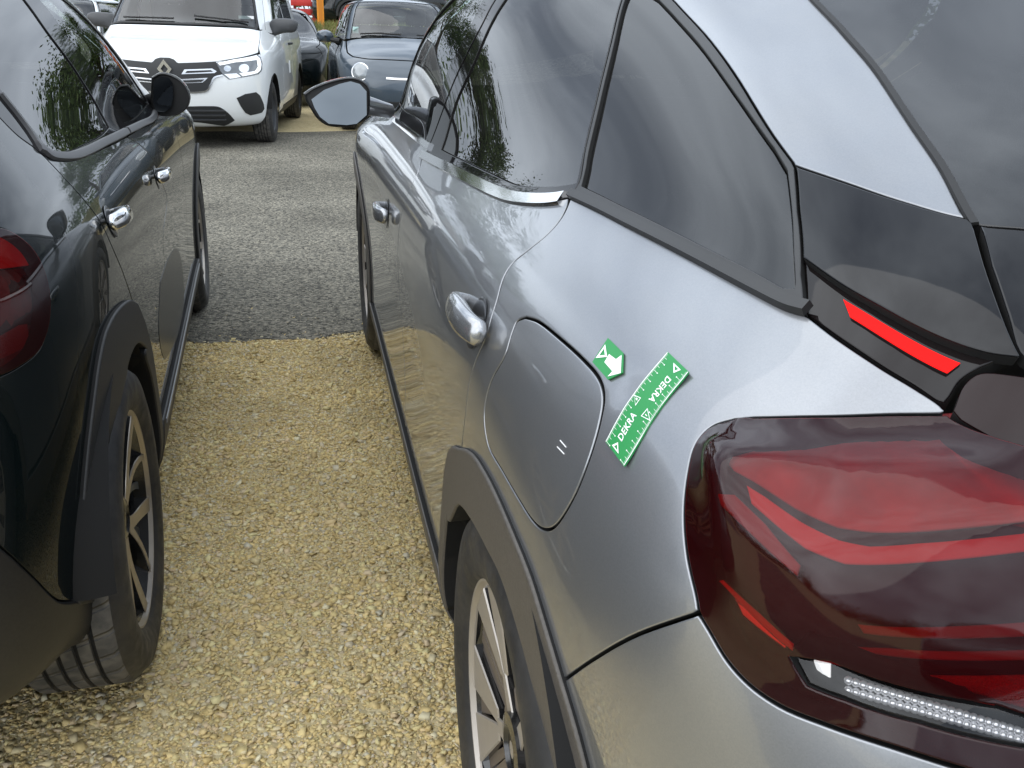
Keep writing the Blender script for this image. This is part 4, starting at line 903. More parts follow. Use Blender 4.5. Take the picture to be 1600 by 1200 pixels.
# tail lamp
hl = pane(H, 'tail_lamp', merge(h_lampo, [(17.0, h_lampo[-1][1]), (17.0, h_lampo[0][1])]), glass_mat('red_lens', (.55, .03, .03), .85, body=(.06, .004, .004)), hat, h=.02, hb=.008, depth=.03, lift=.004)
HI = H.offset(-.03); HM2 = H.offset(-.016)
pane(HI, 'lamp_housing', merge(HI.line([(-45, 345), (0, 347), (30, 358), (60, 385), (80, 430), (86, 477), (80, 523), (62, 558), (33, 582), (-45, 615)]), []), LAMPB, hl, h=.04, hb=.015, gap=0, depth=.002)
for L, m_ in (([(-40, 368), (0, 369), (22, 379), (42, 398), (47, 414), (0, 420), (-40, 424)], RED1), ([(-40, 430), (2, 430), (13, 442), (18, 465), (14, 495), (2, 510), (-40, 516)], RED2), ([(-40, 532), (0, 525), (30, 508), (43, 506), (45, 525), (36, 545), (0, 562), (-40, 570)], mat('hatched_red', (.45, .01, .012), .4))):
    pane(HM2, 'light_guide', np.array(HM2.line(L, False)), m_, hl, h=.02, hb=.008, gap=0, depth=.012)
pane(H.offset(-.03), 'inner_shell', np.array([(2.5, 3.2), (3.2, 5.6), (4.8, 5.6), (5.5, 3.0), (8.8, 3.0), (9.6, 5.3), (12.4, 5.3), (14.0, 3.4), (18, 3.4), (18, 8.3), (15.5, 8.5), (13.5, 8.6), (10, 8.3), (5, 8.0), (2.5, 7)]), DARK, hat, h=.08, gap=0, depth=.002)
fl = MB(); fl.box((0, 1.35, .27), (1.2, 3.2, .05), DARK); fl.build('floor_pan', hat)
for yy in (0, 2.54):
    for sd_ in (-1, 1):
        wheel(hat, (sd_*(HW-.004), yy, .318), .318, .205, .222, style_twist, sd_, spin=.35+yy)
        liner(hat, H, yy, .335, .352, sd_, DARK)
HH = H.offset(.026)
handle(H, HH.px((193, 337)), hrd, CHROME, HREC, .14, .034, .032, tilt=-.04)
handle(H, HH.px((260, 272)), hfd, CHROME, HREC, .16, .034, .032, tilt=-.04)
# mirror
mo, mg_ = door_mirror(hat, [(236, 122), (250, 115), (266, 117), (284, 127), (294, 140), (297, 154), (292, 168), (280, 177), (262, 181), (246, 180), (238, 172), (235, 150)],
    [(240, 128), (252, 121), (264, 122), (270, 130), (271, 150), (268, 166), (258, 174), (244, 174), (240, 160)], 1.56, BLACKP, depth=.13, tilt=R(6), yawm=R(-24),
    arm=[(HW+.0, 1.61, 1.02, .024, .028), (HW-.03, 1.63, 1.01, .03, .024), (HW-.07, 1.66, .995, .035, .022)])
ct = MB(); pm = unpx(hat, (288, 151), 1.565); ct.tube([pm+Vector((-.020, -.012, .002)), pm+Vector((-.006, -.010, .002)), pm+Vector((.010, .004, .001)), pm+Vector((.014, .03, 0))], [.002, .0055, .006, .003], CHROME, 10); ct.build('mirror_trim', mo)
o2 = link('door_mirror', mo.data, hat); o2.scale.x = -1; link('mirror_glass', mg_.data, o2)
for x in (-.37, .37): seat(hat, x, 1.05, .40, FABRIC, FABRIC)
seat(hat, 0, .25, .40, FABRIC, FABRIC, 1.2, 'rear_seat')
db = MB(); db.box((0, 1.72, .84), (1.34, .45, .2), INTER, bev=.06); db.build('dashboard', hat)
# ------------------------------------------------------------------ green measuring stickers on the grey fender
SG = mat('sticker_green', (.022, .24, .065), .38, spec=.4); SW = mat('sticker_white', (.82, .85, .82), .4)
def on_skin(px, lift):
    h = G.px(px); P, n = G.frame(h); return P+n*lift
def text_mesh(txt):
    c = bpy.data.curves.new('txt', 'FONT'); c.body = txt; c.size = 1; c.offset = .018; c.resolution_u = 3; c.space_character = 1.08
    o = bpy.data.objects.new('txt', c); COL.objects.link(o); bpy.context.view_layer.update()
    me = o.evaluated_get(bpy.context.evaluated_depsgraph_get()).to_mesh()
    V = np.array([v.co[:2] for v in me.vertices]); F = [tuple(p.vertices) for p in me.polygons]
    o.evaluated_get(bpy.context.evaluated_depsgraph_get()).to_mesh_clear(); bpy.data.objects.remove(o); bpy.data.curves.remove(c)
    lo, hi = V.min(0), V.max(0); return (V-lo)/(hi-lo), F
def resamp(P, n):
    P = np.array(P); L = np.r_[0, np.cumsum(np.linalg.norm(np.diff(P, axis=0), axis=1))]; t = np.linspace(0, L[-1], n)
    return np.stack([np.interp(t, L, P[:, 0]), np.interp(t, L, P[:, 1])], 1)
rU = resamp(crom([(949, 691), (964, 660), (988, 619), (1016, 584), (1045, 552)], 8), 41); rL = resamp(crom([(981, 731), (1002, 690), (1020, 659), (1048, 620), (1080, 586)], 8), 41)
def rpx(a, b):
    i = np.clip(a, 0, 1)*40; u = np.array([np.interp(i, range(41), rU[:, 0]), np.interp(i, range(41), rU[:, 1])]); l = np.array([np.interp(i, range(41), rL[:, 0]), np.interp(i, range(41), rL[:, 1])])
    return tuple(u+(l-u)*b)
def rpt(a, b, dz=0): return on_skin(rpx(a, b), .0012+.0028*abs(2*a-1)**3*(.35+.65*b)+dz)
rul = empty('measuring_sticker', grey.matrix_world @ rpt(.5, .5)); tag(rul, 'long green ruler sticker with white lettering on the grey rear fender', 'sticker'); bpy.context.view_layer.update()
RM = rul.matrix_world.inverted() @ grey.matrix_world
def card(name, parent, fn, na, nb, m, th=.0012):
    V = []; F = []
    for d in (0, -th):
        for i in range(na+1):
            for j in range(nb+1): V.append(fn(i/na, j/nb, d))
    k = (na+1)*(nb+1); q = lambda i, j, o: o*k+i*(nb+1)+j
    for i in range(na):
        for j in range(nb): F += [(q(i, j, 0), q(i, j+1, 0), q(i+1, j+1, 0), q(i+1, j, 0)), (q(i, j, 1), q(i+1, j, 1), q(i+1, j+1, 1), q(i, j+1, 1))]
    for i in range(na): F += [(q(i, 0, 0), q(i+1, 0, 0), q(i+1, 0, 1), q(i, 0, 1)), (q(i, nb, 0), q(i, nb, 1), q(i+1, nb, 1), q(i+1, nb, 0))]
    for j in range(nb): F += [(q(0, j, 0), q(0, j, 1), q(0, j+1, 1), q(0, j+1, 0)), (q(na, j, 0), q(na, j+1, 0), q(na, j+1, 1), q(na, j, 1))]
    mb = MB(); mb.add(V, F, m); return mb.build(name, parent, fixn=True)
rc = card('card', rul, lambda a, b, d: RM @ rpt(a, b, d), 40, 8, SG)
pr = MB()
def mark(fn, poly, m=SW): pr.add([fn(*p) for p in poly], [tuple(range(len(poly)))], m)
def rmk(poly): mark(lambda a, b: RM @ rpt(a, b, .0003), poly)
AS = .30                      # width / length of the card
for t in np.arange(.012, .99, .0098):
    k_ = int(round((t-.012)/.0098)); L_ = .19 if k_ % 10 == 0 else (.13 if k_ % 5 == 0 else .055); w_ = .0016 if k_ % 5 == 0 else .0011
    for s_ in (0, 1):
        b0, b1 = (.025, .025+L_) if s_ == 0 else (.975, .975-L_)
        rmk([(t-w_, b0), (t+w_, b0), (t+w_, b1), (t-w_, b1)])
        if k_ % 10 == 0: rmk([(t+.006*math.cos(a), b1+.020*math.sin(a)) for a in np.linspace(0, 2*math.pi, 9)[:-1]])
for b0 in (.012, .965): rmk([(a, b0) for a in np.linspace(0.005, .995, 20)]+[(a, b0+.022) for a in np.linspace(.995, .005, 20)])
tv, tf = text_mesh('DEKRA')
for s_ in (0, 1):
    q = [(.125+.27*x, .50-.20*y) if s_ == 0 else (.845-.27*x, .52+.20*y) for x, y in tv]
    pr.add([RM @ rpt(a, b, .0003) for a, b in q], tf, SW)
def ring(fn, tri, wd):
    c = np.mean(tri, 0); inn = [tuple(c+(np.array(p)-c)*(1-wd)) for p in tri]
    for i in range(3):
        j = (i+1) % 3; mark(fn, [tri[i], tri[j], inn[j], inn[i]])
rf_ = lambda a, b: RM @ rpt(a, b, .0003)
ring(rf_, [(.030, .27), (.095, .40), (.030, .62)], .50); ring(rf_, [(.965, .75), (.90, .62), (.965, .40)], .50)
ring(rf_, [(.50, .03), (.535, .30), (.445, .30)], .22); ring(rf_, [(.455, .97), (.42, .62), (.515, .66)], .22)
for (a, b) in ((.493, .21), (.462, .75)): rmk([(a-.004, b-.05), (a+.006, b-.03), (a+.003, b+.05), (a-.005, b+.03)])
pr.build('printed_scale', rc, smooth=False)
# arrow sticker
za = lambda L: [(900+a/5, 510+b/5) for a, b in L]
ap = za([(260, 100), (380, 218), (376, 370), (262, 424), (140, 286)])
arw = empty('arrow_sticker', grey.matrix_world @ on_skin((952, 565), 0)); tag(arw, 'small green sticker with a white arrow next to the fuel door', 'sticker'); bpy.context.view_layer.update()
AM = arw.matrix_world.inverted() @ grey.matrix_world
def afill(poly, lift, th=0):
    q = []
    for i in range(len(poly)):
        a, b = np.array(poly[i]), np.array(poly[(i+1) % len(poly)])
        for t in range(4): q.append(tuple(a+(b-a)*t/4))
    return [AM @ on_skin(p, lift) for p in q]
mb = MB(); top = afill(ap, .0022); bot = afill(ap, .0008); n_ = len(top); cen = sum(top, Vector())/n_
mb.add(top+[AM @ on_skin((955, 563), .0022)], [(i, (i+1) % n_, n_) for i in range(n_)], SG); mb.add(top+bot, [(i, n_+i, n_+(i+1) % n_, (i+1) % n_) for i in range(n_)], SG); ac = mb.build('card', arw, smooth=False, fixn=True)
pr = MB()
def amk(L): pr.add([AM @ on_skin(p, .0026) for p in za(L)], [tuple(range(len(L)))], SW)
amk([(272, 228), (326, 268), (298, 362), (236, 290)]); amk([(326, 268), (370, 236), (364, 376), (262, 402), (298, 362)])
zf = lambda a, b: AM @ on_skin(za([(a, b)])[0], .0026)
ring(zf, [(242, 152), (258, 250), (168, 258)], .5)
pr.build('printed_arrow', ac, smooth=False)
# two short scratches on the fuel door, reflected glints painted white
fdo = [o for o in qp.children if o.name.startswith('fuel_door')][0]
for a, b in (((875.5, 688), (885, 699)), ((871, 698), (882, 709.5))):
    strip(G, 'scratch_glint', [G.px(a), G.px(b)], .0011, mat('scratch_glint_white', (.8, .8, .8), .5), fdo, height=.0004, h=.003, mirror=False, lift=.0002)
# ------------------------------------------------------------------ ground
def terrain_mat(name, cols, sc, bumpd, scale2=None, rough=.95, patch=None):
    m = mat(name, cols[0], rough); t = m.node_tree; b = t.nodes['Principled BSDF']; b.inputs['Specular IOR Level'].default_value = .25
    tcn = t.nodes.new('ShaderNodeTexCoord'); v = t.nodes.new('ShaderNodeTexVoronoi'); v.inputs['Scale'].default_value = sc; v.inputs['Randomness'].default_value = 1
    t.links.new(tcn.outputs['Object'], v.inputs['Vector'])
    sp = t.nodes.new('ShaderNodeSeparateColor'); t.links.new(v.outputs['Color'], sp.inputs[0])
    r = t.nodes.new('ShaderNodeValToRGB'); t.links.new(sp.outputs[0], r.inputs['Fac'])
    while len(r.color_ramp.elements) < len(cols): r.color_ramp.elements.new(.5)
    for i, c in enumerate(cols): r.color_ramp.elements[i].position = i/(len(cols)-1); r.color_ramp.elements[i].color = (*c, 1)
    n = t.nodes.new('ShaderNodeTexNoise'); n.inputs['Scale'].default_value = patch[0] if patch else .8; n.inputs['Detail'].default_value = 6; n.inputs['Roughness'].default_value = .65
    t.links.new(tcn.outputs['Object'], n.inputs['Vector'])
    mr = t.nodes.new('ShaderNodeMapRange'); mr.inputs['From Min'].default_value = .3; mr.inputs['From Max'].default_value = .7
    mr.inputs['To Min'].default_value = patch[1] if patch else .75; mr.inputs['To Max'].default_value = patch[2] if patch else 1.2
    t.links.new(n.outputs['Fac'], mr.inputs['Value'])
    mx = t.nodes.new('ShaderNodeVectorMath'); mx.operation = 'SCALE'; t.links.new(r.outputs['Color'], mx.inputs[0]); t.links.new(mr.outputs['Result'], mx.inputs['Scale'])
    t.links.new(mx.outputs['Vector'], b.inputs['Base Color'])
    bp = t.nodes.new('ShaderNodeBump'); bp.inputs['Strength'].default_value = .9; bp.inputs['Distance'].default_value = bumpd; bp.invert = True
    t.links.new(v.outputs['Distance'], bp.inputs['Height']); t.links.new(bp.outputs['Normal'], b.inputs['Normal'])
    return m
def sheet(name, xs, ys, z, m, edge=None):
    mb = MB()
    if edge is None: mb.add([(xs[0], ys[0], z), (xs[1], ys[0], z), (xs[1], ys[1], z), (xs[0], ys[1], z)], [(0, 1, 2, 3)], m)
    o = mb.build(name, None, smooth=False); tag(o, kind='structure'); return o
TAN = terrain_mat('tan_gravel', [(.40, .32, .17), (.54, .45, .26), (.48, .39, .21), (.60, .52, .33)], 70, .008, patch=(1.3, .8, 1.15))
sheet('ground', (-400, 400), (-400, 400), 0, TAN)
ASPH = terrain_mat('grey_chip_road', [(.043, .041, .034), (.104, .099, .082), (.155, .147, .120), (.28, .258, .203), (.12, .112, .091)], 85, .006, patch=(.8, .6, 1.28))
ed = []; xs_ = np.arange(-40, 40.01, .04); 
def edge_y(x): return 2.80+.07*math.sin(x*2.3+1)+.04*math.sin(x*6.1)+.02*math.sin(x*17+2)+.012*math.sin(x*41)
me = bpy.data.meshes.new('road'); V = [(x, edge_y(x) if abs(x) < 6 else 2.8, .004) for x in xs_]+[(x, 10.55+.12*math.sin(x*1.1)+.05*math.sin(x*4.3), .004) for x in xs_]
n_ = len(xs_); me.from_pydata(V, [], [(i, i+1, n_+i+1, n_+i) for i in range(n_-1)]); me.materials.append(ASPH); tag(link('road', me), kind='structure')
me = bpy.data.meshes.new('road'); V = [(x, -1.15+.06*math.sin(x*2.1)+.04*math.sin(x*5.7), .004) for x in xs_]+[(x, -9.5, .004) for x in xs_]  # unseen road sheet added behind the camera to darken lamp and bumper reflections
me.from_pydata(V, [], [(i+1, i, n_+i, n_+i+1) for i in range(n_-1)]); me.materials.append(ASPH); tag(link('road', me), kind='structure')
# loose yellow limestone chips, real stones
IV = np.array([(-1, -1, -1), (1, -1, -1), (1, 1, -1), (-1, 1, -1), (-1, -1, 1), (1, -1, 1), (1, 1, 1), (-1, 1, 1)], float)*.62
IF = np.array([(0, 2, 1), (0, 3, 2), (4, 5, 6), (4, 6, 7), (0, 1, 5), (0, 5, 4), (1, 2, 6), (1, 6, 5), (2, 3, 7), (2, 7, 6), (3, 0, 4), (3, 4, 7)])
def stone_mat(name, cols):
    m = mat(name, cols[0], .9); t = m.node_tree; b = t.nodes['Principled BSDF']; b.inputs['Specular IOR Level'].default_value = .2
    gm = t.nodes.new('ShaderNodeNewGeometry'); r = t.nodes.new('ShaderNodeValToRGB'); t.links.new(gm.outputs['Random Per Island'], r.inputs['Fac'])
    while len(r.color_ramp.elements) < len(cols): r.color_ramp.elements.new(.5)
    for i, c in enumerate(cols): r.color_ramp.elements[i].position = i/(len(cols)-1); r.color_ramp.elements[i].color = (*c, 1)
    tcn = t.nodes.new('ShaderNodeTexCoord')
    n = t.nodes.new('ShaderNodeTexNoise'); n.inputs['Scale'].default_value = 2.2; n.inputs['Detail'].default_value = 5; t.links.new(tcn.outputs['Object'], n.inputs['Vector'])
    mr = t.nodes.new('ShaderNodeMapRange'); mr.inputs['From Min'].default_value = .3; mr.inputs['From Max'].default_value = .7; mr.inputs['To Min'].default_value = .78; mr.inputs['To Max'].default_value = 1.15
    t.links.new(n.outputs['Fac'], mr.inputs['Value']); mx = t.nodes.new('ShaderNodeVectorMath'); mx.operation = 'SCALE'; t.links.new(r.outputs['Color'], mx.inputs[0]); t.links.new(mr.outputs['Result'], mx.inputs['Scale']); t.links.new(mx.outputs['Vector'], b.inputs['Base Color'])
    return m
def stones(name, XY, size, m, z0=.0, flat=(.20, .44)):
    n = len(XY); sc = size[:, None]*np.stack([rng.uniform(.75, 1.35, n), rng.uniform(.6, 1.0, n), rng.uniform(*flat, n)], 1)
    V = (IV[None]+rng.uniform(-.36, .36, (n, 8, 3)))*sc[:, None, :]
    # random tumble then yaw
    def rot(ax, a):
        c, s = np.cos(a), np.sin(a); M = np.zeros((n, 3, 3)); i, j = [(1, 2), (0, 2), (0, 1)][ax]; M[:, ax, ax] = 1; M[:, i, i] = c; M[:, j, j] = c; M[:, i, j] = -s; M[:, j, i] = s; return M
    M = rot(2, rng.uniform(0, 6.28, n)) @ rot(0, rng.normal(0, .24, n)) @ rot(1, rng.normal(0, .24, n))
    V = np.einsum('nij,nkj->nki', M, V); V[:, :, :2] += XY[:, None]; V[:, :, 2] += (z0+sc[:, 2]*rng.uniform(.1, .8, n))[:, None]
    F = (IF[None]+8*np.arange(n)[:, None, None]).reshape(-1, 3); V = V.reshape(-1, 3)
    me = bpy.data.meshes.new(name); me.vertices.add(len(V)); me.vertices.foreach_set('co', V.ravel().astype(np.float32))
    me.loops.add(len(F)*3); me.loops.foreach_set('vertex_index', F.ravel().astype(np.int32)); me.polygons.add(len(F)); me.polygons.foreach_set('loop_start', np.arange(0, len(F)*3, 3, dtype=np.int32)); me.update(calc_edges=True); me.materials.append(m)
    o = link(name, me); return tag(o, kind='stuff')
YEL = [(min(.68, q[0]*1.36), q[1]*1.32, q[2]*1.18) for q in [(.36, .275, .13), (.50, .41, .225), (.43, .335, .165), (.54, .455, .27), (.46, .365, .185), (.33, .25, .125), (.52, .47, .36), (.48, .385, .205), (.50, .40, .22), (.45, .36, .25), (.40, .38, .32)]]
def scatter(n, x0, x1, y0, y1): return np.stack([rng.uniform(x0, x1, n), rng.uniform(y0, y1, n)], 1)
near = scatter(78000, -.85, .22, .15, 2.80); 
far = scatter(16000, -1.6, .9, -1.1, 2.8)
spill = scatter(7000, -1.4, .6, 2.66, 3.6); spill = spill[rng.random(len(spill)) < np.exp(-np.maximum(spill[:, 1]-2.76, 0)/.16)]
XY = np.concatenate([near, far, spill]); sz = np.exp(rng.normal(math.log(.0042), .45, len(XY))); sz[len(near):len(near)+len(far)] *= 1.25; sz = np.clip(sz, .0022, .014)
tag(stones('gravel', XY, sz, stone_mat('limestone_chips', YEL)), 'loose yellow limestone gravel between the two parked cars', 'gravel')
ch = scatter(16000, -1.2, .6, 2.78, 5.2)
tag(stones('road_chippings', ch, np.clip(np.exp(rng.normal(math.log(.0042), .3, len(ch))), .002, .009), stone_mat('grey_chips', [(.08, .078, .068), (.17, .162, .138), (.29, .275, .225), (.12, .116, .10), (.22, .207, .175), (.35, .325, .262)]), .002), 'loose grey chippings scattered on the road', 'chippings')
# ------------------------------------------------------------------ white van facing us across the road
VW = .93; VA = math.pi-.098
WHITE = mat('white_paint', (.78, .80, .80), .35, 0, 1, .03)
PLB = mat('black_grille_plastic', (.018, .019, .02), .5)
vr = Matrix.Rotation(VA, 3, 'Z') @ Vector((-(VW-.03), 2.716, 0))
van = empty('white_van', (-.512-vr.x, 9.55-vr.y, 0), VA); bpy.context.view_layer.update()
tag(van, 'white van facing the road with a black grille and a dark door mirror', 'van')
W_ = VW
vz = (.22, .20, .30, .45, .60, .75, .90)
def vlow(y, s0, sb=.10): return [(s0+(.3 if i == 0 else sb*.5 if i == 1 else .02 if i == 2 else 0), y, vz[i]) for i in range(7)]
vc = []
vc.append([(W_, 3.30, .22), (W_, 3.46, .20), (W_, 3.55, .30), (W_, 3.59, .45), (W_, 3.60, .60), (W_, 3.59, .75), (W_, 3.56, .88), (W_, 3.47, .97), (W_, 3.16, 1.035), (W_, 2.80, 1.085), (W_, 2.42, 1.40), (W_, 2.05, 1.67), (W_, 1.87, 1.78), (W_, 1.5, 1.83)])
vc.append([(.62, 3.25, .22), (.56, 3.42, .20), (.54, 3.51, .30), (.53, 3.55, .45), (.53, 3.56, .60), (.53, 3.55, .75), (.53, 3.52, .88), (.54, 3.43, .97), (.55, 3.13, 1.035), (.56, 2.78, 1.085), (.58, 2.40, 1.40), (.60, 2.03, 1.67), (.66, 1.85, 1.78), (W_, 1.47, 1.83)])
vc.append([(.42, 3.1, .22), (.27, 3.28, .20), (.22, 3.37, .30), (.20, 3.42, .45), (.19, 3.43, .60), (.19, 3.42, .75), (.20, 3.38, .88), (.22, 3.29, .97), (.25, 3.04, 1.03), (.27, 2.72, 1.08), (.31, 2.33, 1.40), (.36, 1.98, 1.67), (.48, 1.80, 1.78), (W_, 1.42, 1.832)])
vc.append([(.33, 2.95, .22), (.12, 3.12, .20), (.065, 3.18, .30), (.045, 3.2, .45), (.04, 3.2, .60), (.04, 3.2, .75), (.05, 3.17, .88), (.08, 3.1, .97), (.125, 2.9, 1.02), (.16, 2.62, 1.07), (.22, 2.22, 1.40), (.28, 1.90, 1.67), (.42, 1.72, 1.78), (W_, 1.35, 1.834)])
vc.append(vlow(2.716, -.005)+[(.035, 2.70, .965), (.08, 2.58, 1.01), (.12, 2.40, 1.06), (.17, 2.06, 1.39), (.235, 1.76, 1.66), (.38, 1.6, 1.785), (W_, 1.25, 1.836)])
vc.append(vlow(2.2, .0)+[(.012, 2.2, .99), (.035, 2.17, 1.03), (.068, 2.12, 1.07), (.13, 1.88, 1.38), (.205, 1.60, 1.66), (.35, 1.45, 1.79), (W_, 1.1, 1.838)])
vc.append(vlow(1.75, .0)+[(.008, 1.75, 1.0), (.025, 1.74, 1.07), (.052, 1.72, 1.13), (.115, 1.60, 1.39), (.19, 1.40, 1.67), (.33, 1.28, 1.795), (W_, .95, 1.84)])
for yy in (1.2, .6, 0, -.45):
    vc.append(vlow(yy, .0)+[(.008, yy, 1.0), (.022, yy, 1.07), (.045, yy, 1.13), (.105, yy, 1.39), (.18, yy-.02 if yy < 1 else 1.1, 1.67), (.32, yy-.03 if yy < 1 else 1.0, 1.80), (W_, yy-.1 if yy < 1 else .75, 1.842)])
vc.append([(.3, -.6, .25), (.12, -.72, .24), (.09, -.76, .32), (.08, -.77, .45), (.08, -.77, .6), (.08, -.77, .75), (.08, -.77, .9), (.09, -.765, 1.0), (.11, -.76, 1.07), (.13, -.755, 1.13), (.18, -.74, 1.39), (.25, -.71, 1.66), (.38, -.66, 1.78), (W_, -.6, 1.83)])
vc.append([(W_, -.65, .25), (W_, -.78, .24), (W_, -.82, .32), (W_, -.83, .45), (W_, -.83, .6), (W_, -.83, .75), (W_, -.82, .9), (W_, -.815, 1.0), (W_, -.81, 1.07), (W_, -.805, 1.13), (W_, -.79, 1.39), (W_, -.76, 1.66), (W_, -.71, 1.77), (W_, -.64, 1.82)])
VN = Net(np.array(vc).transpose(1, 0, 2), van, VW, -1)
zv = lambda L: [(160+a/4.2105, b/4.2105) for a, b in L]
if DEBUG: info(VN, hl1=zv([(745, 410)])[0], hl2=zv([(1045, 430)])[0], hl3=zv([(830, 525)])[0], fog=zv([(975, 680)])[0], lip=zv([(920, 840)])[0], arch=zv([(1150, 495)])[0], badge=zv([(415, 455)])[0], wsb=zv([(1000, 225)])[0], wsr=zv([(1025, 60)])[0], sw=zv([(1095, 262)])[0])
v = VN.line
vhl = v(zv([(748, 412), (860, 388), (1015, 358), (1040, 375), (1052, 420), (1048, 465), (1028, 488), (920, 510), (832, 524), (800, 500), (775, 468)]), False)
vgr_r = v(zv([(748, 412), (775, 468), (795, 492), (738, 508), (712, 550), (682, 598), (640, 604), (520, 608)]), False)
gb = VN.pt(('f', .60, .70))[1]
hood_e = v(zv([(745, 405), (620, 412), (500, 416)]), False); hump = v(zv([(490, 412), (470, 392), (440, 381), (422, 380)]), False)
vgrille = merge(rev(hump), rev(hood_e), vgr_r[1:], [(0.0, vgr_r[-1][1]), (0.0, hump[-1][1])])
vfog = v(zv([(882, 645), (940, 618), (1010, 606), (1036, 628), (1058, 680), (1064, 715), (1048, 740), (972, 758), (940, 742), (910, 700)]), False)
vlg = merge(v(zv([(540, 700), (700, 698), (762, 702), (822, 738), (870, 790), (912, 838)])), v(zv([(800, 826), (650, 806), (540, 798)])))
vlg = np.concatenate([vlg, [(0, vlg[-1][1]), (0, vlg[0][1])]])
varch = archl(VN, 2.716, .34, .375, -.15); varch_r = archl(VN, 0, .34, .375, -.15)
hood_side = [np.array(p) for p in ((3.55, 7.45), (3.4, 8.0), (3.75, 9.0))]
vb = pane(VN, 'front_bumper', merge([(0, 1.0), (0, hump[-1][1])], rev(hump), rev(hood_e), vhl, [(3.0, 6.6), (3.25, 5.6)], [p for p in rev(varch) if p[0] < 4.0][:0], VN.line([('s', 3.05, .62), ('s', 3.085, .45), ('s', 3.08, .28)]), [(2.6, 1.0)]) if False else
    merge([(0, 1.0), (0, hump[-1][1])], rev(hump), rev(hood_e), [(2.95, 6.45)], VN.line([('s', 3.03, .58), ('s', 3.09, .42), ('s', 3.09, .30)]), [(2.9, 1.2), (2.0, 1.0)]), WHITE, van, holes=[vfog, vlg] if False else [], h=.04, hb=.02)
pane(VN, 'bonnet', merge(hump, [(0, hump[-1][1]), (0, 9.15), (2, 9.15), (3.37, 9.1), (3.18, 8.2), (2.98, 7.25), (2.85, 6.6)], hood_e[:1], hood_e[1:]), WHITE, van, h=.06, hb=.025)
pane(VN, 'front_fender', merge([(2.97, 6.5), (3.0, 7.2), (3.2, 8.2), (3.4, 9.1), (4.0, 9.2), (5.5, 8.6), (5.75, 7.0)], VN.line([('s', 1.95, .7), ('s', 2.25, .62), ('s', 2.3, .35)])[:1], VN.line([('s', 2.0, .3)]), rev(varch)), WHITE, van, h=.06, hb=.025)
vs_ = lambda a, b: ('s', a, b)
pane(VN, 'front_door', merge(v([vs_(1.95, 1.12), vs_(1.93, .7), vs_(1.98, .33)], False), v([vs_(1.0, .33), vs_(.95, .7), vs_(.95, 1.12)], False)), WHITE, van, h=.07, hb=.03)
pane(VN, 'side_panel', merge(v([vs_(.94, 1.12), vs_(.94, .7), vs_(.98, .33), vs_(.42, .33)], False), rev(archl(VN, 0, .34, .375, -.05))[::-1], v([vs_(-.45, .33), vs_(-.72, .35), vs_(-.72, 1.12)], False)), WHITE, van, h=.08, hb=.03)
pane(VN, 'sill', merge(v([vs_(2.3, .325), vs_(.42, .325)], False), v([vs_(.42, .235), vs_(2.3, .235)], False)), PLB, van, h=.08)
pane(VN, 'upper_side', merge([(4.15, 9.1), (5.6, 8.75), (10.9, 8.75), (10.9, 11.4), (4.9, 11.4), (4.2, 10.3)]), WHITE, van, h=.08, hb=.04, lift=-.001)
pane(VN, 'a_pillar', merge([(3.35, 9.15), (4.1, 9.15), (4.15, 10.2), (4.9, 11.4), (4.0, 11.75), (2.9, 11.75), (2.75, 11.1), (2.9, 10.2)]), WHITE, van, h=.06, hb=.03)
pane(VN, 'roof', merge([(0, 11.75), (2.9, 11.8), (4.0, 11.8), (5, 11.45), (10.9, 11.45), (12, 11.5), (12, 13), (0, 13)]), WHITE, van, h=.1)
pane(VN, 'rear_end', merge([(10.95, 1), (12, 1), (12, 11.45), (10.95, 11.4)]), WHITE, van, h=.12)
pane(VN, 'windscreen', merge([(0, 9.3), (2.0, 9.3), (2.85, 9.2), (3.05, 9.35), (2.85, 10.2), (2.7, 11.1), (2.5, 11.6), (0, 11.65)]), glass_mat('van_glass', (.75, .85, .82), .97, ior=1.8), van, h=.08, hb=.03, lift=-.003, gap=.002)
strip(VN, 'windscreen_seal', [np.array(p) for p in ((0, 9.25), (1, 9.25), (2.0, 9.25), (2.85, 9.15), (3.08, 9.33), (2.9, 10.2), (2.74, 11.1), (2.55, 11.62))], .035, MATTB, van, height=.004, h=.04)
swp = merge(VN.line([vs_(2.02, 1.13), vs_(1.55, 1.15), vs_(1.02, 1.16)], False), VN.line([vs_(.98, 1.6), vs_(1.30, 1.62), vs_(1.62, 1.45)], False))
pane(VN, 'window', swp, glass_mat('van_side_glass', (.30, .32, .32), .8), van, h=.08, hb=.03, lift=.003, gap=0)
pane(VN, 'window', merge(VN.line([vs_(.90, 1.16), vs_(.1, 1.16)], False), VN.line([vs_(.1, 1.6), vs_(.90, 1.6)], False)), glass_mat('van_side_glass', (.30, .32, .32), .8), van, h=.08, hb=.03, lift=.003, gap=0)
gro = pane(VN, 'grille', vgrille, PLB, van, h=.05, hb=.02, lift=.006, depth=.02, gap=0)
pane(VN, 'grille', vlg, PLB, van, h=.05, hb=.02, lift=.005, depth=.02, gap=0)
fogo = pane(VN, 'fog_pocket', np.array(vfog), PLB, van, h=.05, hb=.02, lift=.005, depth=.02, gap=0)
for zz in (.30, .345, .39): strip(VN, 'grille_bar', VN.line([('f', .42, zz), ('f', .6, zz), ('f', .92, zz)]), .016, mat('grille_bar', (.045, .047, .05), .4), van, height=.012, lift=.006, h=.05)
def barpoly(L, m_, lift, par, nm): return pane(VN, nm, np.array(v(zv(L), False)), m_, par, h=.05, hb=.012, lift=lift, depth=.01, gap=0)
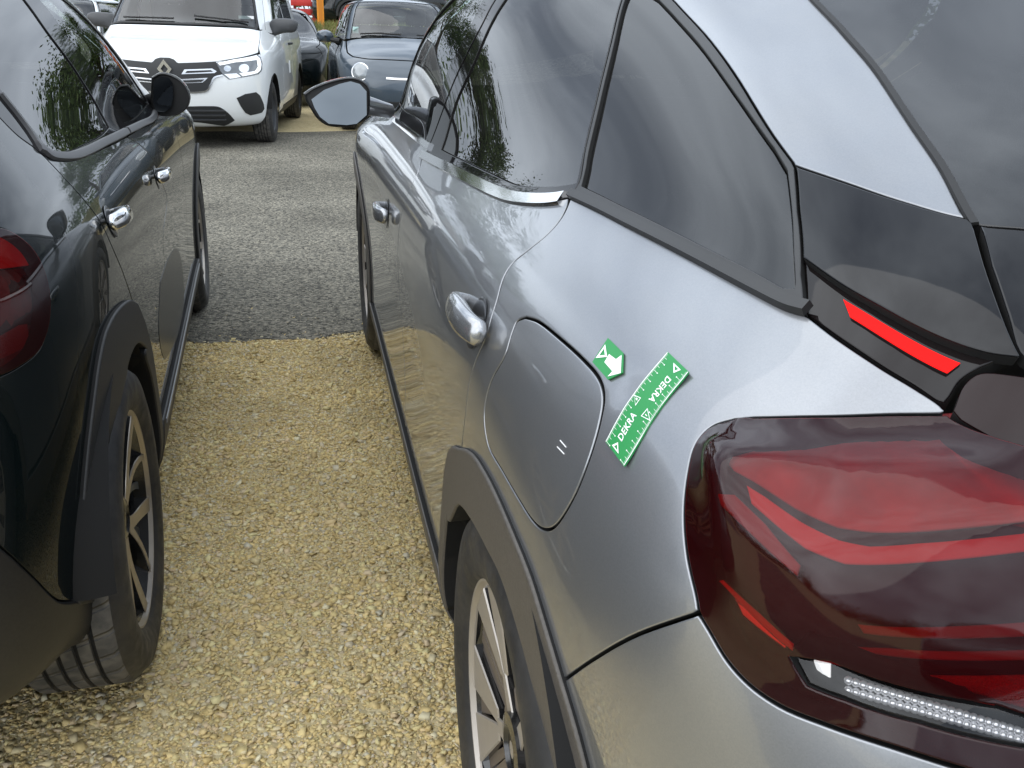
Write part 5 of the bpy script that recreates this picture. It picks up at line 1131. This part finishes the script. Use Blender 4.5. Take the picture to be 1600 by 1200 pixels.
barpoly([(520, 490), (540, 458), (722, 452), (752, 470), (738, 482)], SATIN, .012, gro, 'chrome_bar'); barpoly([(545, 482), (556, 467), (712, 462), (728, 473)], PLB, .016, gro, 'bar_slot')
barpoly([(500, 522), (694, 512), (660, 545), (505, 550)], SATIN, .012, gro, 'chrome_bar'); barpoly([(510, 530), (672, 522), (652, 538), (512, 543)], PLB, .016, gro, 'bar_slot')
strip(VN, 'grille_lip', VN.line(zv([(515, 609), (640, 606), (684, 598), (714, 550), (740, 508), (790, 495)])), .018, SATIN, gro, height=.006, lift=.006, h=.03)
# diamond badge
bp0 = VN.frame(VN.pt(('f', VW-.001, .775)))[0]; bd = MB()
def dia(a, b): return [Vector((x, 0, z)) for x, z in ((0, b), (a, 0), (0, -b), (-a, 0))]
o_, i_ = dia(.068, .088), dia(.034, .044)
for i in range(4):
    j = (i+1) % 4; q = [o_[i], o_[j], i_[j], i_[i]]; V = [p+bp0+Vector((0, .016, 0)) for p in q]+[p+bp0+Vector((0, .03, 0)) for p in q]
    bd.add(V, [(0, 3, 2, 1), (4, 5, 6, 7), (0, 1, 5, 4), (1, 2, 6, 5), (2, 3, 7, 6), (3, 0, 4, 7)], SATIN)
bd.build('badge', van, smooth=False, fixn=True)
# headlamps
hlo = pane(VN, 'headlamp', np.array(vhl), mat('headlamp_body', (.16, .17, .18), .25, .5, 1), van, h=.05, hb=.015, lift=.004, depth=.02, gap=.003)
barpoly([(758, 416), (860, 394), (1010, 366), (1032, 384), (1042, 425), (1036, 462), (1018, 480), (920, 502), (898, 482), (1000, 468), (1018, 440), (1012, 395), (870, 412), (772, 432)], mat('drl_white', (.9, .92, .93), .2, emit=(.9, .95, 1), es=.25), .008, hlo, 'light_guide')
for c_, r_ in (((930, 450), 34), ((822, 452), 24)):
    barpoly([(c_[0]+r_*math.cos(a), c_[1]+r_*.85*math.sin(a)) for a in np.linspace(0, 2*math.pi, 13)[:-1]], mat('lamp_reflector', (.75, .78, .80), .12, .9), .007, hlo, 'projector')
barpoly([(800, 488), (880, 482), (912, 506), (838, 520)], CHROME, .007, hlo, 'indicator')
# mirrors, wipers, wheels
mp_o = [(1092, 165), (1120, 128), (1180, 120), (1250, 126), (1282, 145), (1280, 185), (1262, 210), (1190, 218), (1120, 240), (1100, 245)]
my = 2.02; mq = [unpx(van, p, my) for p in zv(mp_o)]; cm = sum(mq, Vector())/len(mq); mb = MB()
q2 = [Vector(a) for a in crom([tuple(a) for a in mq]+[tuple(mq[0])], 3)[:-1]]; V = []; n_ = len(q2)
for dy, sc in ((-.06, .85), (-.04, 1.0), (.02, 1.0), (.06, .85), (.08, .4)):
    for p in q2: t = cm+(p-cm)*sc; V.append((t.x, t.y+dy, t.z))
mb.add(V, [(j*n_+i, j*n_+(i+1) % n_, (j+1)*n_+(i+1) % n_, (j+1)*n_+i) for j in range(4) for i in range(n_)]+[tuple(range(n_)), tuple(4*n_+i for i in range(n_))[::-1]], mat('mirror_plastic', (.05, .052, .055), .5))
vm = mb.build('door_mirror', van, ang=50, fixn=True); mirror_part(vm, 'door_mirror', van)
def wiper(net, pts, parent, name='wiper'):
    mb = MB(); P = []
    for u_, v_ in pts: p, n = net.frame(np.array([u_, v_])); P.append(p+n*.018)
    mb.tube(P, .010, MATTB, 6); return mb.build(name, parent)
wiper(VN, [(2.3, 9.35), (1.2, 9.42), (.35, 9.5)], van)
w2 = MB(); P = [VN.frame(np.array([u_, 9.38]))[0] for u_ in (.2, 1.0, 1.9)]; w2.tube([Vector((-p.x, p.y+.015, p.z+.015)) for p in P], .010, MATTB, 6); w2.build('wiper', van)
for yy in (0, 2.716):
    for sd_ in (-1, 1):
        wheel(van, (sd_*(VW-.03), yy, .325), .325, .205, .205, style_steel, sd_); liner(van, VN, yy, .34, .37, sd_, DARK)
for x in (-.42, .42): seat(van, x, 1.35, .62, mat('van_seat', (.16, .17, .18), .9), mat('van_seat', (.16, .17, .18), .9))
db = MB(); db.box((0, 2.30, .95), (1.45, .5, .18), mat('van_dash', (.09, .095, .10), .7), bev=.05)
db.build('dashboard', van); db = MB(); db.box((0, .55, 1.1), (1.6, .04, 1.2), mat('van_bulkhead', (.22, .24, .24), .8)); db.build('bulkhead', van)
pp = MB(); P, n = VN.frame(np.array([2.2, 9.62])); pp.box(P-n*.02, (.16, .01, .03), mat('paper', (.8, .82, .82), .7)); pp.build('windscreen_sticker', van)
fl = MB(); fl.box((0, 1.30, .30), (1.4, 3.3, .06), DARK); fl.box((0, 2.8, .55), (1.3, 1.0, .5), DARK); fl.build('floor_pan', van)
# small paper on the van door
P, n = VN.frame(VN.pt(('s', 1.25, .72))); pt_ = MB(); pt_.box(P+n*.002, (.004, .10, .14), mat('paper', (.8, .82, .82), .7)); pt_.build('door_sticker', van)
P, n = VN.frame(VN.pt(('s', 1.12, .98))); pt_ = MB(); pt_.tube([P+Vector((0, -.09, 0))+n*.005, P+n*.03+Vector((0, -.05, 0)), P+n*.03+Vector((0, .05, 0)), P+n*.005+Vector((0, .09, 0))], .014, PLB, 8); o = pt_.build('handle', van); mirror_part(o, 'handle', van)
# ------------------------------------------------------------------ small rounded hatchback
def small_car(loc, rz, paint, label, interior=True):
    root = empty('small_car', loc, rz); bpy.context.view_layer.update(); tag(root, label, 'car'); W = .815
    z = (.20, .19, .28, .42, .56, .68, .78)
    def lw(y, s0): return [(s0+(.25 if i == 0 else .06 if i == 1 else .015 if i == 2 else .0), y, z[i]) for i in range(7)]
    c = []
    c.append([(W, 2.7, .2), (W, 2.88, .19), (W, 2.96, .28), (W, 2.98, .42), (W, 2.97, .56), (W, 2.93, .68), (W, 2.86, .77), (W, 2.74, .85), (W, 2.52, .925), (W, 2.22, .985), (W, 1.92, 1.18), (W, 1.60, 1.38), (W, 1.42, 1.44), (W, .9, 1.485)])
    c.append([(.5, 2.66, .2), (.46, 2.84, .19), (.45, 2.92, .28), (.45, 2.94, .42), (.45, 2.93, .56), (.45, 2.89, .68), (.45, 2.82, .77), (.46, 2.70, .848), (.47, 2.48, .92), (.49, 2.18, .98), (.50, 1.90, 1.18), (.53, 1.58, 1.375), (.58, 1.40, 1.435), (W, .86, 1.485)])
    c.append([(.32, 2.5, .2), (.22, 2.68, .19), (.19, 2.76, .28), (.175, 2.80, .42), (.17, 2.80, .56), (.18, 2.77, .68), (.20, 2.70, .76), (.22, 2.58, .83), (.25, 2.38, .895), (.27, 2.08, .965), (.30, 1.80, 1.18), (.34, 1.50, 1.37), (.42, 1.34, 1.43), (W, .8, 1.485)])
    c.append([(.28, 2.45, .2), (.1, 2.55, .19), (.05, 2.6, .28), (.035, 2.62, .42), (.03, 2.62, .56), (.04, 2.58, .68), (.07, 2.52, .76), (.10, 2.42, .82), (.13, 2.25, .88), (.16, 1.98, .95), (.22, 1.68, 1.18), (.28, 1.42, 1.365), (.38, 1.25, 1.43), (W, .75, 1.486)])
    for y in (2.3, 1.9):
        c.append(lw(y, .0 if y > 2 else .01)+[(.035, y, .845), (.06, y-.02, .89), (.09, y-.05 if y > 2 else y, .935), (.17, y-.45 if y > 2 else y-.25, 1.18), (.245, y-.75 if y > 2 else y-.5, 1.36), (.35, y-.9 if y > 2 else y-.65, 1.43), (W, .7 if y > 2 else .6, 1.487)])
    for y in (1.3, .7, .1):
        c.append(lw(y, .0)+[(.02, y, .86), (.045, y, .915), (.075, y, .955), (.15, y, 1.18), (.23, y*.85+.05, 1.36), (.34, y*.8+.05, 1.43), (W, y*.35+.1, 1.487)])
    c.append([(.35, -.35, .22), (.16, -.48, .21), (.11, -.5, .3), (.1, -.51, .42), (.1, -.51, .56), (.1, -.5, .68), (.11, -.49, .78), (.13, -.48, .86), (.15, -.47, .915), (.18, -.45, .955), (.24, -.38, 1.18), (.3, -.3, 1.36), (.4, -.22, 1.43), (W, -.1, 1.48)])
    c.append([(W, -.45, .22), (W, -.57, .21), (W, -.59, .3), (W, -.6, .42), (W, -.6, .56), (W, -.59, .68), (W, -.58, .78), (W, -.57, .86), (W, -.56, .915), (W, -.54, .955), (W, -.46, 1.18), (W, -.37, 1.36), (W, -.29, 1.43), (W, -.2, 1.47)])
    n = Net(np.array(c).transpose(1, 0, 2), root, W, 1)
    gl = glass_mat('small_glass', (.70, .80, .78), .95, ior=1.8)
    ar = archl(n, 2.30, .30, .33, -.15); rr2 = archl(n, 0, .30, .33, -.15)
    hole = [(1.72+.36*math.cos(a), 5.35+.80*math.sin(a)) for a in np.linspace(0, 2*math.pi, 17)[:-1]]
    pane(n, 'front_end', merge([(0, 1), (0, 6.2), (1.5, 6.35), (2.4, 6.7), (3.0, 7.3), (3.5, 8.9), (4.5, 9.0), (5.0, 8.6)], n.line([('s', 1.75, .6), ('s', 1.8, .3)], False), rev(ar), n.line([('s', 2.62, .26)]), [(2, 1)]), paint, root, h=.06, hb=.025)
    pane(n, 'bonnet', merge([(0, 6.3), (1.5, 6.45), (2.35, 6.8), (2.9, 7.4), (3.3, 8.9), (2, 9.0), (0, 9.05)]), paint, root, h=.05, hb=.025)
    pane(n, 'door', merge(n.line([('s', 1.72, .9), ('s', 1.72, .6), ('s', 1.78, .3), ('s', .55, .3), ('s', .5, .6), ('s', .52, .92)], False)), paint, root, h=.08, hb=.03)
    pane(n, 'rear_panel', merge(n.line([('s', .5, .92), ('s', .48, .6), ('s', .53, .3), ('s', .36, .26)], False), archl(n, 0, .30, .33, -.1), [(9.0, 1.2), (10, 1.2), (10, 9.1), (9, 9.1)]), paint, root, h=.08, hb=.03)
    pane(n, 'roof', merge([(0, 11.6), (2, 11.6), (3.4, 11.4), (9, 11.4), (10, 11.6), (10, 13), (0, 13)]), paint, root, h=.1)
    pane(n, 'a_pillar', merge([(2.9, 9.05), (3.5, 9.1), (3.45, 10.2), (3.5, 11.35), (2.5, 11.5), (2.6, 10.5)]), paint, root, h=.06, hb=.03)
    pane(n, 'windscreen', merge([(0, 9.12), (2, 9.1), (2.85, 9.1), (2.55, 10.5), (2.4, 11.5), (0, 11.55)]), gl, root, h=.08, lift=-.003)
    pane(n, 'window', merge([(3.6, 9.1), (4.6, 9.05), (8.6, 9.1), (8.6, 11.3), (3.6, 11.3)]), gl, root, h=.08, lift=-.003)
    pane(n, 'rear_window', merge([(8.7, 9.2), (10, 9.2), (10, 11.5), (8.7, 11.3)]), gl, root, h=.1, lift=-.003)
    # round lamps
    for s_ in (1, -1):
        P, nn = n.frame(n.pt(('f', .235, .66))); P = Vector((P.x, P.y, P.z)); nn = (nn*.6+Vector((.12, .9, .25))).normalized()
        lm_ = MB(); lm_.lathe_x([(-.03, .105), (.012, .104), (.018, .098), (.016, .090)], CHROME, 32); lm_.lathe_x([(.014, .092), (.028, .07), (.036, .035), (.038, .001)], mat('clear_lamp', (.28, .30, .31), .2, .3, 1), 32)
        lo_ = lm_.build('headlamp', root); q = Vector((1, 0, 0)).rotation_difference(nn).to_matrix().to_4x4()
        lo_.matrix_basis = Matrix.Diagonal((s_, 1, 1, 1)) @ Matrix.Translation(P-nn*.006) @ q
        mm = MB(); cx_ = Vector((W+.09, 1.62, 1.0)); V = []; nr = 14
        for dy, sc in ((-.06, .9), (-.045, 1.0), (.02, .95), (.06, .7), (.08, .15)):
            for i in range(nr): a = 2*math.pi*i/nr; V.append((cx_.x+.11*sc*math.cos(a), cx_.y+dy, cx_.z+.075*sc*math.sin(a)))
        mm.add(V, [(j*nr+i, j*nr+(i+1) % nr, (j+1)*nr+(i+1) % nr, (j+1)*nr+i) for j in range(4) for i in range(nr)]+[tuple(range(nr))], paint)
        mm.tube([(W+.02, 1.66, .965), (W-.08, 1.7, .95)], .03, MATTB, 8); mo_ = mm.build('door_mirror', root, fixn=True)
        if s_ < 0: mo_.matrix_basis = Matrix.Diagonal((-1, 1, 1, 1))
    strip(n, 'chrome_moustache', n.line([('f', W-.01, .60), ('f', W-.16, .60), ('f', W-.30, .605)], False), .028, CHROME, root, height=.01, h=.03)
    pane(n, 'grille', merge(n.line([('f', W-.001, .36), ('f', .46, .36), ('f', .42, .30), ('f', W-.001, .27)], False)), PLB, root, h=.05, lift=.004, gap=0)
    for a_, b_ in (((0.1, 9.2), (1.9, 9.25)),): wiper(n, [a_, ((a_[0]+b_[0])/2, 9.28), b_], root)
    w3 = MB(); P = [n.frame(np.array([u_, 9.22]))[0] for u_ in (.5, 1.3, 2.3)]; w3.tube([Vector((-p.x, p.y+.015, p.z+.012)) for p in P], .009, MATTB, 6); w3.build('wiper', root)
    for yy in (0, 2.3):
        for s_ in (-1, 1): wheel(root, (s_*(W-.02), yy, .29), .29, .185, .19, style_twist, s_, spin=1); liner(root, n, yy, .30, .32, s_, DARK)
    for x in (-.34, .34): seat(root, x, 1.1, .38, FABRIC, FABRIC, .46)
    seat(root, 0, .35, .38, FABRIC, FABRIC, 1.0, 'rear_seat')
    db = MB(); db.box((0, 1.85, .84), (1.3, .5, .18), mat('small_dash', (.06, .065, .07), .7), bev=.05); db.build('dashboard', root)
    fl = MB(); fl.box((0, 1.15, .26), (1.1, 2.7, .05), DARK); fl.box((0, 2.3, .5), (1.1, .9, .5), DARK); fl.build('floor_pan', root)
    P, nn = n.frame(np.array([2.35, 9.6])); st = MB(); st.box(P-nn*.012, (.07, .004, .07), mat('pale_sticker', (.55, .75, .7), .6)); st.build('windscreen_sticker', root)
    return root
TEAL = mat('slate_blue_paint', (.042, .062, .084), .35, .2, 1, .03)
fiat = small_car((.443+.58, 10.55+2.76, 0), math.pi+.02, TEAL, 'slate blue rounded small car with round headlamps next to the white van')
fiat.scale = (1.04, 1.04, 1.07)
PALE = mat('pale_silver_paint', (.55, .60, .62), .35, .5, 1, .03)
# ------------------------------------------------------------------ other cars
def copy_tree(o, parent=None, name=None):
    c = o.copy(); c.name = name or o.name.split('.')[0]; COL.objects.link(c); c.parent = parent
    for ch in list(o.children): copy_tree(ch, c)
    return c
def place(o, loc, rz, label, cat='car'): o.location = loc; o.rotation_euler = (0, 0, rz); tag(o, label, cat); return o
place(copy_tree(hat), (-.72, 13.65+3.33, 0), math.pi+.03, 'black car standing close behind the white van')
place(copy_tree(hat), (.55, -6.6, 0), .06, 'dark car parked behind, mirrored in the grey car tail lamp')
pale = small_car((-3.18, 14.0, 0), math.pi-.06, PALE, 'pale silver small car on the far side of the white van')
BZ = 1.08                                       # height of the grassy bank
place(copy_tree(hat), (3.35, 27.6, BZ), math.pi*.60, 'dark car parked up on the grassy bank')
# ------------------------------------------------------------------ bank, grass
def bank_z(y, x=0): t = min(max((y-16.2-.3*math.sin(x*.4))/7.2, 0), 1); return BZ*(t*t*(3-2*t))
me = bpy.data.meshes.new('embankment'); ys = np.r_[np.arange(16, 24.6, .4), 30, 45, 70, 120, 400]; xs = np.r_[-400, -120, np.arange(-40, 41, 1.), 120, 400]
V = [(x, y, bank_z(y, x)+(.012 if y > 16 else -.05)+(.03*math.sin(x*1.7+y) if 16.5 < y < 24 else 0)) for y in ys for x in xs]; nx = len(xs)
me.from_pydata(V, [], [(j*nx+i, j*nx+i+1, (j+1)*nx+i+1, (j+1)*nx+i) for j in range(len(ys)-1) for i in range(nx-1)])
me.materials.append(mat('dry_grass_soil', (.16, .14, .06), .95, noise=(1.6, (.085, .095, .03), (.25, .20, .10), .4, .62))); me.polygons.foreach_set('use_smooth', [True]*len(me.polygons)); tag(link('embankment', me), kind='structure')
n = 26000; bx = rng.uniform(-5, 6, n); by = rng.uniform(16.4, 25, n); V = []; F = []
hgt = rng.uniform(.05, .22, n); an = rng.uniform(0, 6.28, n); le = rng.normal(0, .06, (n, 2))
bz = np.array([bank_z(b, a) for a, b in zip(bx, by)]); dx, dy = np.cos(an)*.012, np.sin(an)*.012
Vg = np.stack([np.stack([bx-dx, by-dy, bz], 1), np.stack([bx+dx, by+dy, bz], 1), np.stack([bx+le[:, 0], by+le[:, 1], bz+hgt], 1)], 1).reshape(-1, 3)
me = bpy.data.meshes.new('grass'); me.from_pydata(Vg.tolist(), [], np.arange(3*n).reshape(-1, 3).tolist()); me.materials.append(stone_mat('grass_blades', [(.07, .10, .025), (.16, .17, .05), (.24, .22, .09), (.10, .13, .03), (.28, .23, .11)])); tag(link('grass', me), 'dry green and yellow grass on the bank behind the cars', 'grass', kind='stuff')
# ------------------------------------------------------------------ orange post, red rack
ps = MB(); OR = mat('orange_paint', (.80, .30, .02), .5, noise=(6, (.72, .26, .015), (.85, .34, .03))); x0, y0 = .345, 24.2
ps.box((x0, y0, BZ+.9), (.17, .09, 1.84), OR, bev=.01); ps.box((x0, y0-.05, BZ+.9), (.10, .02, 1.7), mat('orange_web', (.55, .19, .01), .6)); ps.box((x0, y0, BZ+.01), (.30, .22, .03), OR, bev=.005)
tag(ps.build('marker_post', None, loc=None), 'tall orange steel post on the bank', 'post')
rk = empty('barrier_stack', (.22, 27.5, BZ)); tag(rk, 'stack of red slatted barriers behind the orange post', 'barrier')
RD = mat('red_plastic', (.55, .03, .025), .45, noise=(5, (.48, .025, .02), (.6, .04, .03)))
for i in range(7):
    b = MB(); b.box((0, rng.uniform(-.02, .02), .12+i*.245), (1.25, .10, .175), RD, bev=.012); b.build('slat', rk)
for x in (-.52, .52):
    b = MB(); b.box((x, .09, .93), (.07, .07, 1.86), mat('dark_red_post', (.30, .02, .02), .5), bev=.008); b.box((x, .09, .012), (.2, .5, .024), mat('dark_red_post', (.30, .02, .02), .5)); b.build('post', rk)
# ------------------------------------------------------------------ trees
LEAF = stone_mat('oak_leaves', [(.035, .065, .018), (.075, .12, .032), (.055, .09, .026), (.11, .155, .045), (.07, .10, .03)])
BARK = mat('bark', (.07, .055, .042), .9, noise=(14, (.04, .032, .025), (.12, .10, .08)), bump=(18, .8, .03))
def leaves_mesh(C, size, mt):
    n = len(C); a = rng.normal(size=(n, 3)); a /= np.linalg.norm(a, axis=1)[:, None]; b = np.cross(a, rng.normal(size=(n, 3))); b /= np.linalg.norm(b, axis=1)[:, None]
    s = size*rng.uniform(.6, 1.4, n)[:, None]; a *= s; b *= s*.55
    V = np.stack([C-a, C-b*.9+a*.1, C+a, C+b*.9+a*.1], 1).reshape(-1, 3)
    me = bpy.data.meshes.new('crown'); me.from_pydata(V.tolist(), [], np.arange(4*n).reshape(-1, 4).tolist()); me.materials.append(mt); return me
def tree(loc, h, rad, label, seed, nl=10500):
    r = np.random.default_rng(seed); root = empty('tree', loc); tag(root, label, 'tree', 'trees along the bank')
    mb = MB(); th = h*.38; tr = .05+.022*h
    mb.tube([(0, 0, -.1), (.05, 0, th*.5), (.1, .05, th), (.05, .1, h*.75)], [tr*1.3, tr, tr*.8, tr*.25], BARK, 10)
    cl = []
    for i in range(9):
        a = i*2.4+r.uniform(-.4, .4); z0 = th*r.uniform(.75, 1.3); L = rad*r.uniform(.55, .95); up = r.uniform(.3, 1.0)*h*.3
        p = [(0.08, .04, z0), (math.cos(a)*L*.5, math.sin(a)*L*.5, z0+up*.6), (math.cos(a)*L, math.sin(a)*L, z0+up)]
        mb.tube(p, [tr*.45, tr*.28, tr*.1], BARK, 7); cl.append((p[2], rad*.42)); cl.append((p[1], rad*.32))
    cl += [((r.normal()*rad*.3, r.normal()*rad*.3, h*r.uniform(.7, .93)), rad*.36) for _ in range(7)]
    mb.build('trunk', root)
    pts = []; w_ = np.array([c[1]**2 for c in cl]); w_ /= w_.sum()
    for (c, q), k_ in zip(cl, (w_*nl).astype(int)):
        d = r.normal(size=(k_, 3)); d /= np.linalg.norm(d, axis=1)[:, None]; rr_ = q*(r.random(k_)**.45)[:, None]*(1+.35*r.normal(size=(k_, 1)))
        pts.append(np.array(c)+d*rr_*np.array([1, 1, .75]))
    link('crown', leaves_mesh(np.concatenate(pts), .075, LEAF), root); return root
for i, (x, y, h, rd_, lb) in enumerate([(-5.8, 27.5, 7.4, 3.5, 'tall broad green tree on the bank behind the white van'), (-9.3, 28, 5.3, 2.4, 'low round green tree on the bank left of the tall broad one'), (-2.0, 30, 6.0, 2.3, 'slim green tree on the bank behind the white van'), (3.2, 31, 5.2, 2.3, 'green tree on the bank behind the slate blue small car'), (7.0, 34, 5.0, 2.6, 'bushy green tree on the bank right of the small car'), (-16, 34, 6, 3, 'green tree standing apart far along the bank')]):
    tree((x, y, BZ-.05), h, rd_, lb, i+3)
# far hedge and wood all round the car park
C = []
for i in range(420):
    a = rng.uniform(0, 2*math.pi); r_ = rng.uniform(62, 92); hh = rng.uniform(2.2, 5.2); k_ = 130
    d = rng.normal(size=(k_, 3))*np.array([2.6, 2.6, hh*.28]); c0 = np.array([math.sin(a)*r_, math.cos(a)*r_, hh*.5+(BZ if math.cos(a)*r_ > 24 else 0)]); C.append(c0+d)
C = np.concatenate(C); C[:, 2] = np.abs(C[:, 2]); o = link('woodland', leaves_mesh(C, .32, LEAF)); tag(o, 'dark green wood far off around the car park', 'wood', kind='stuff')
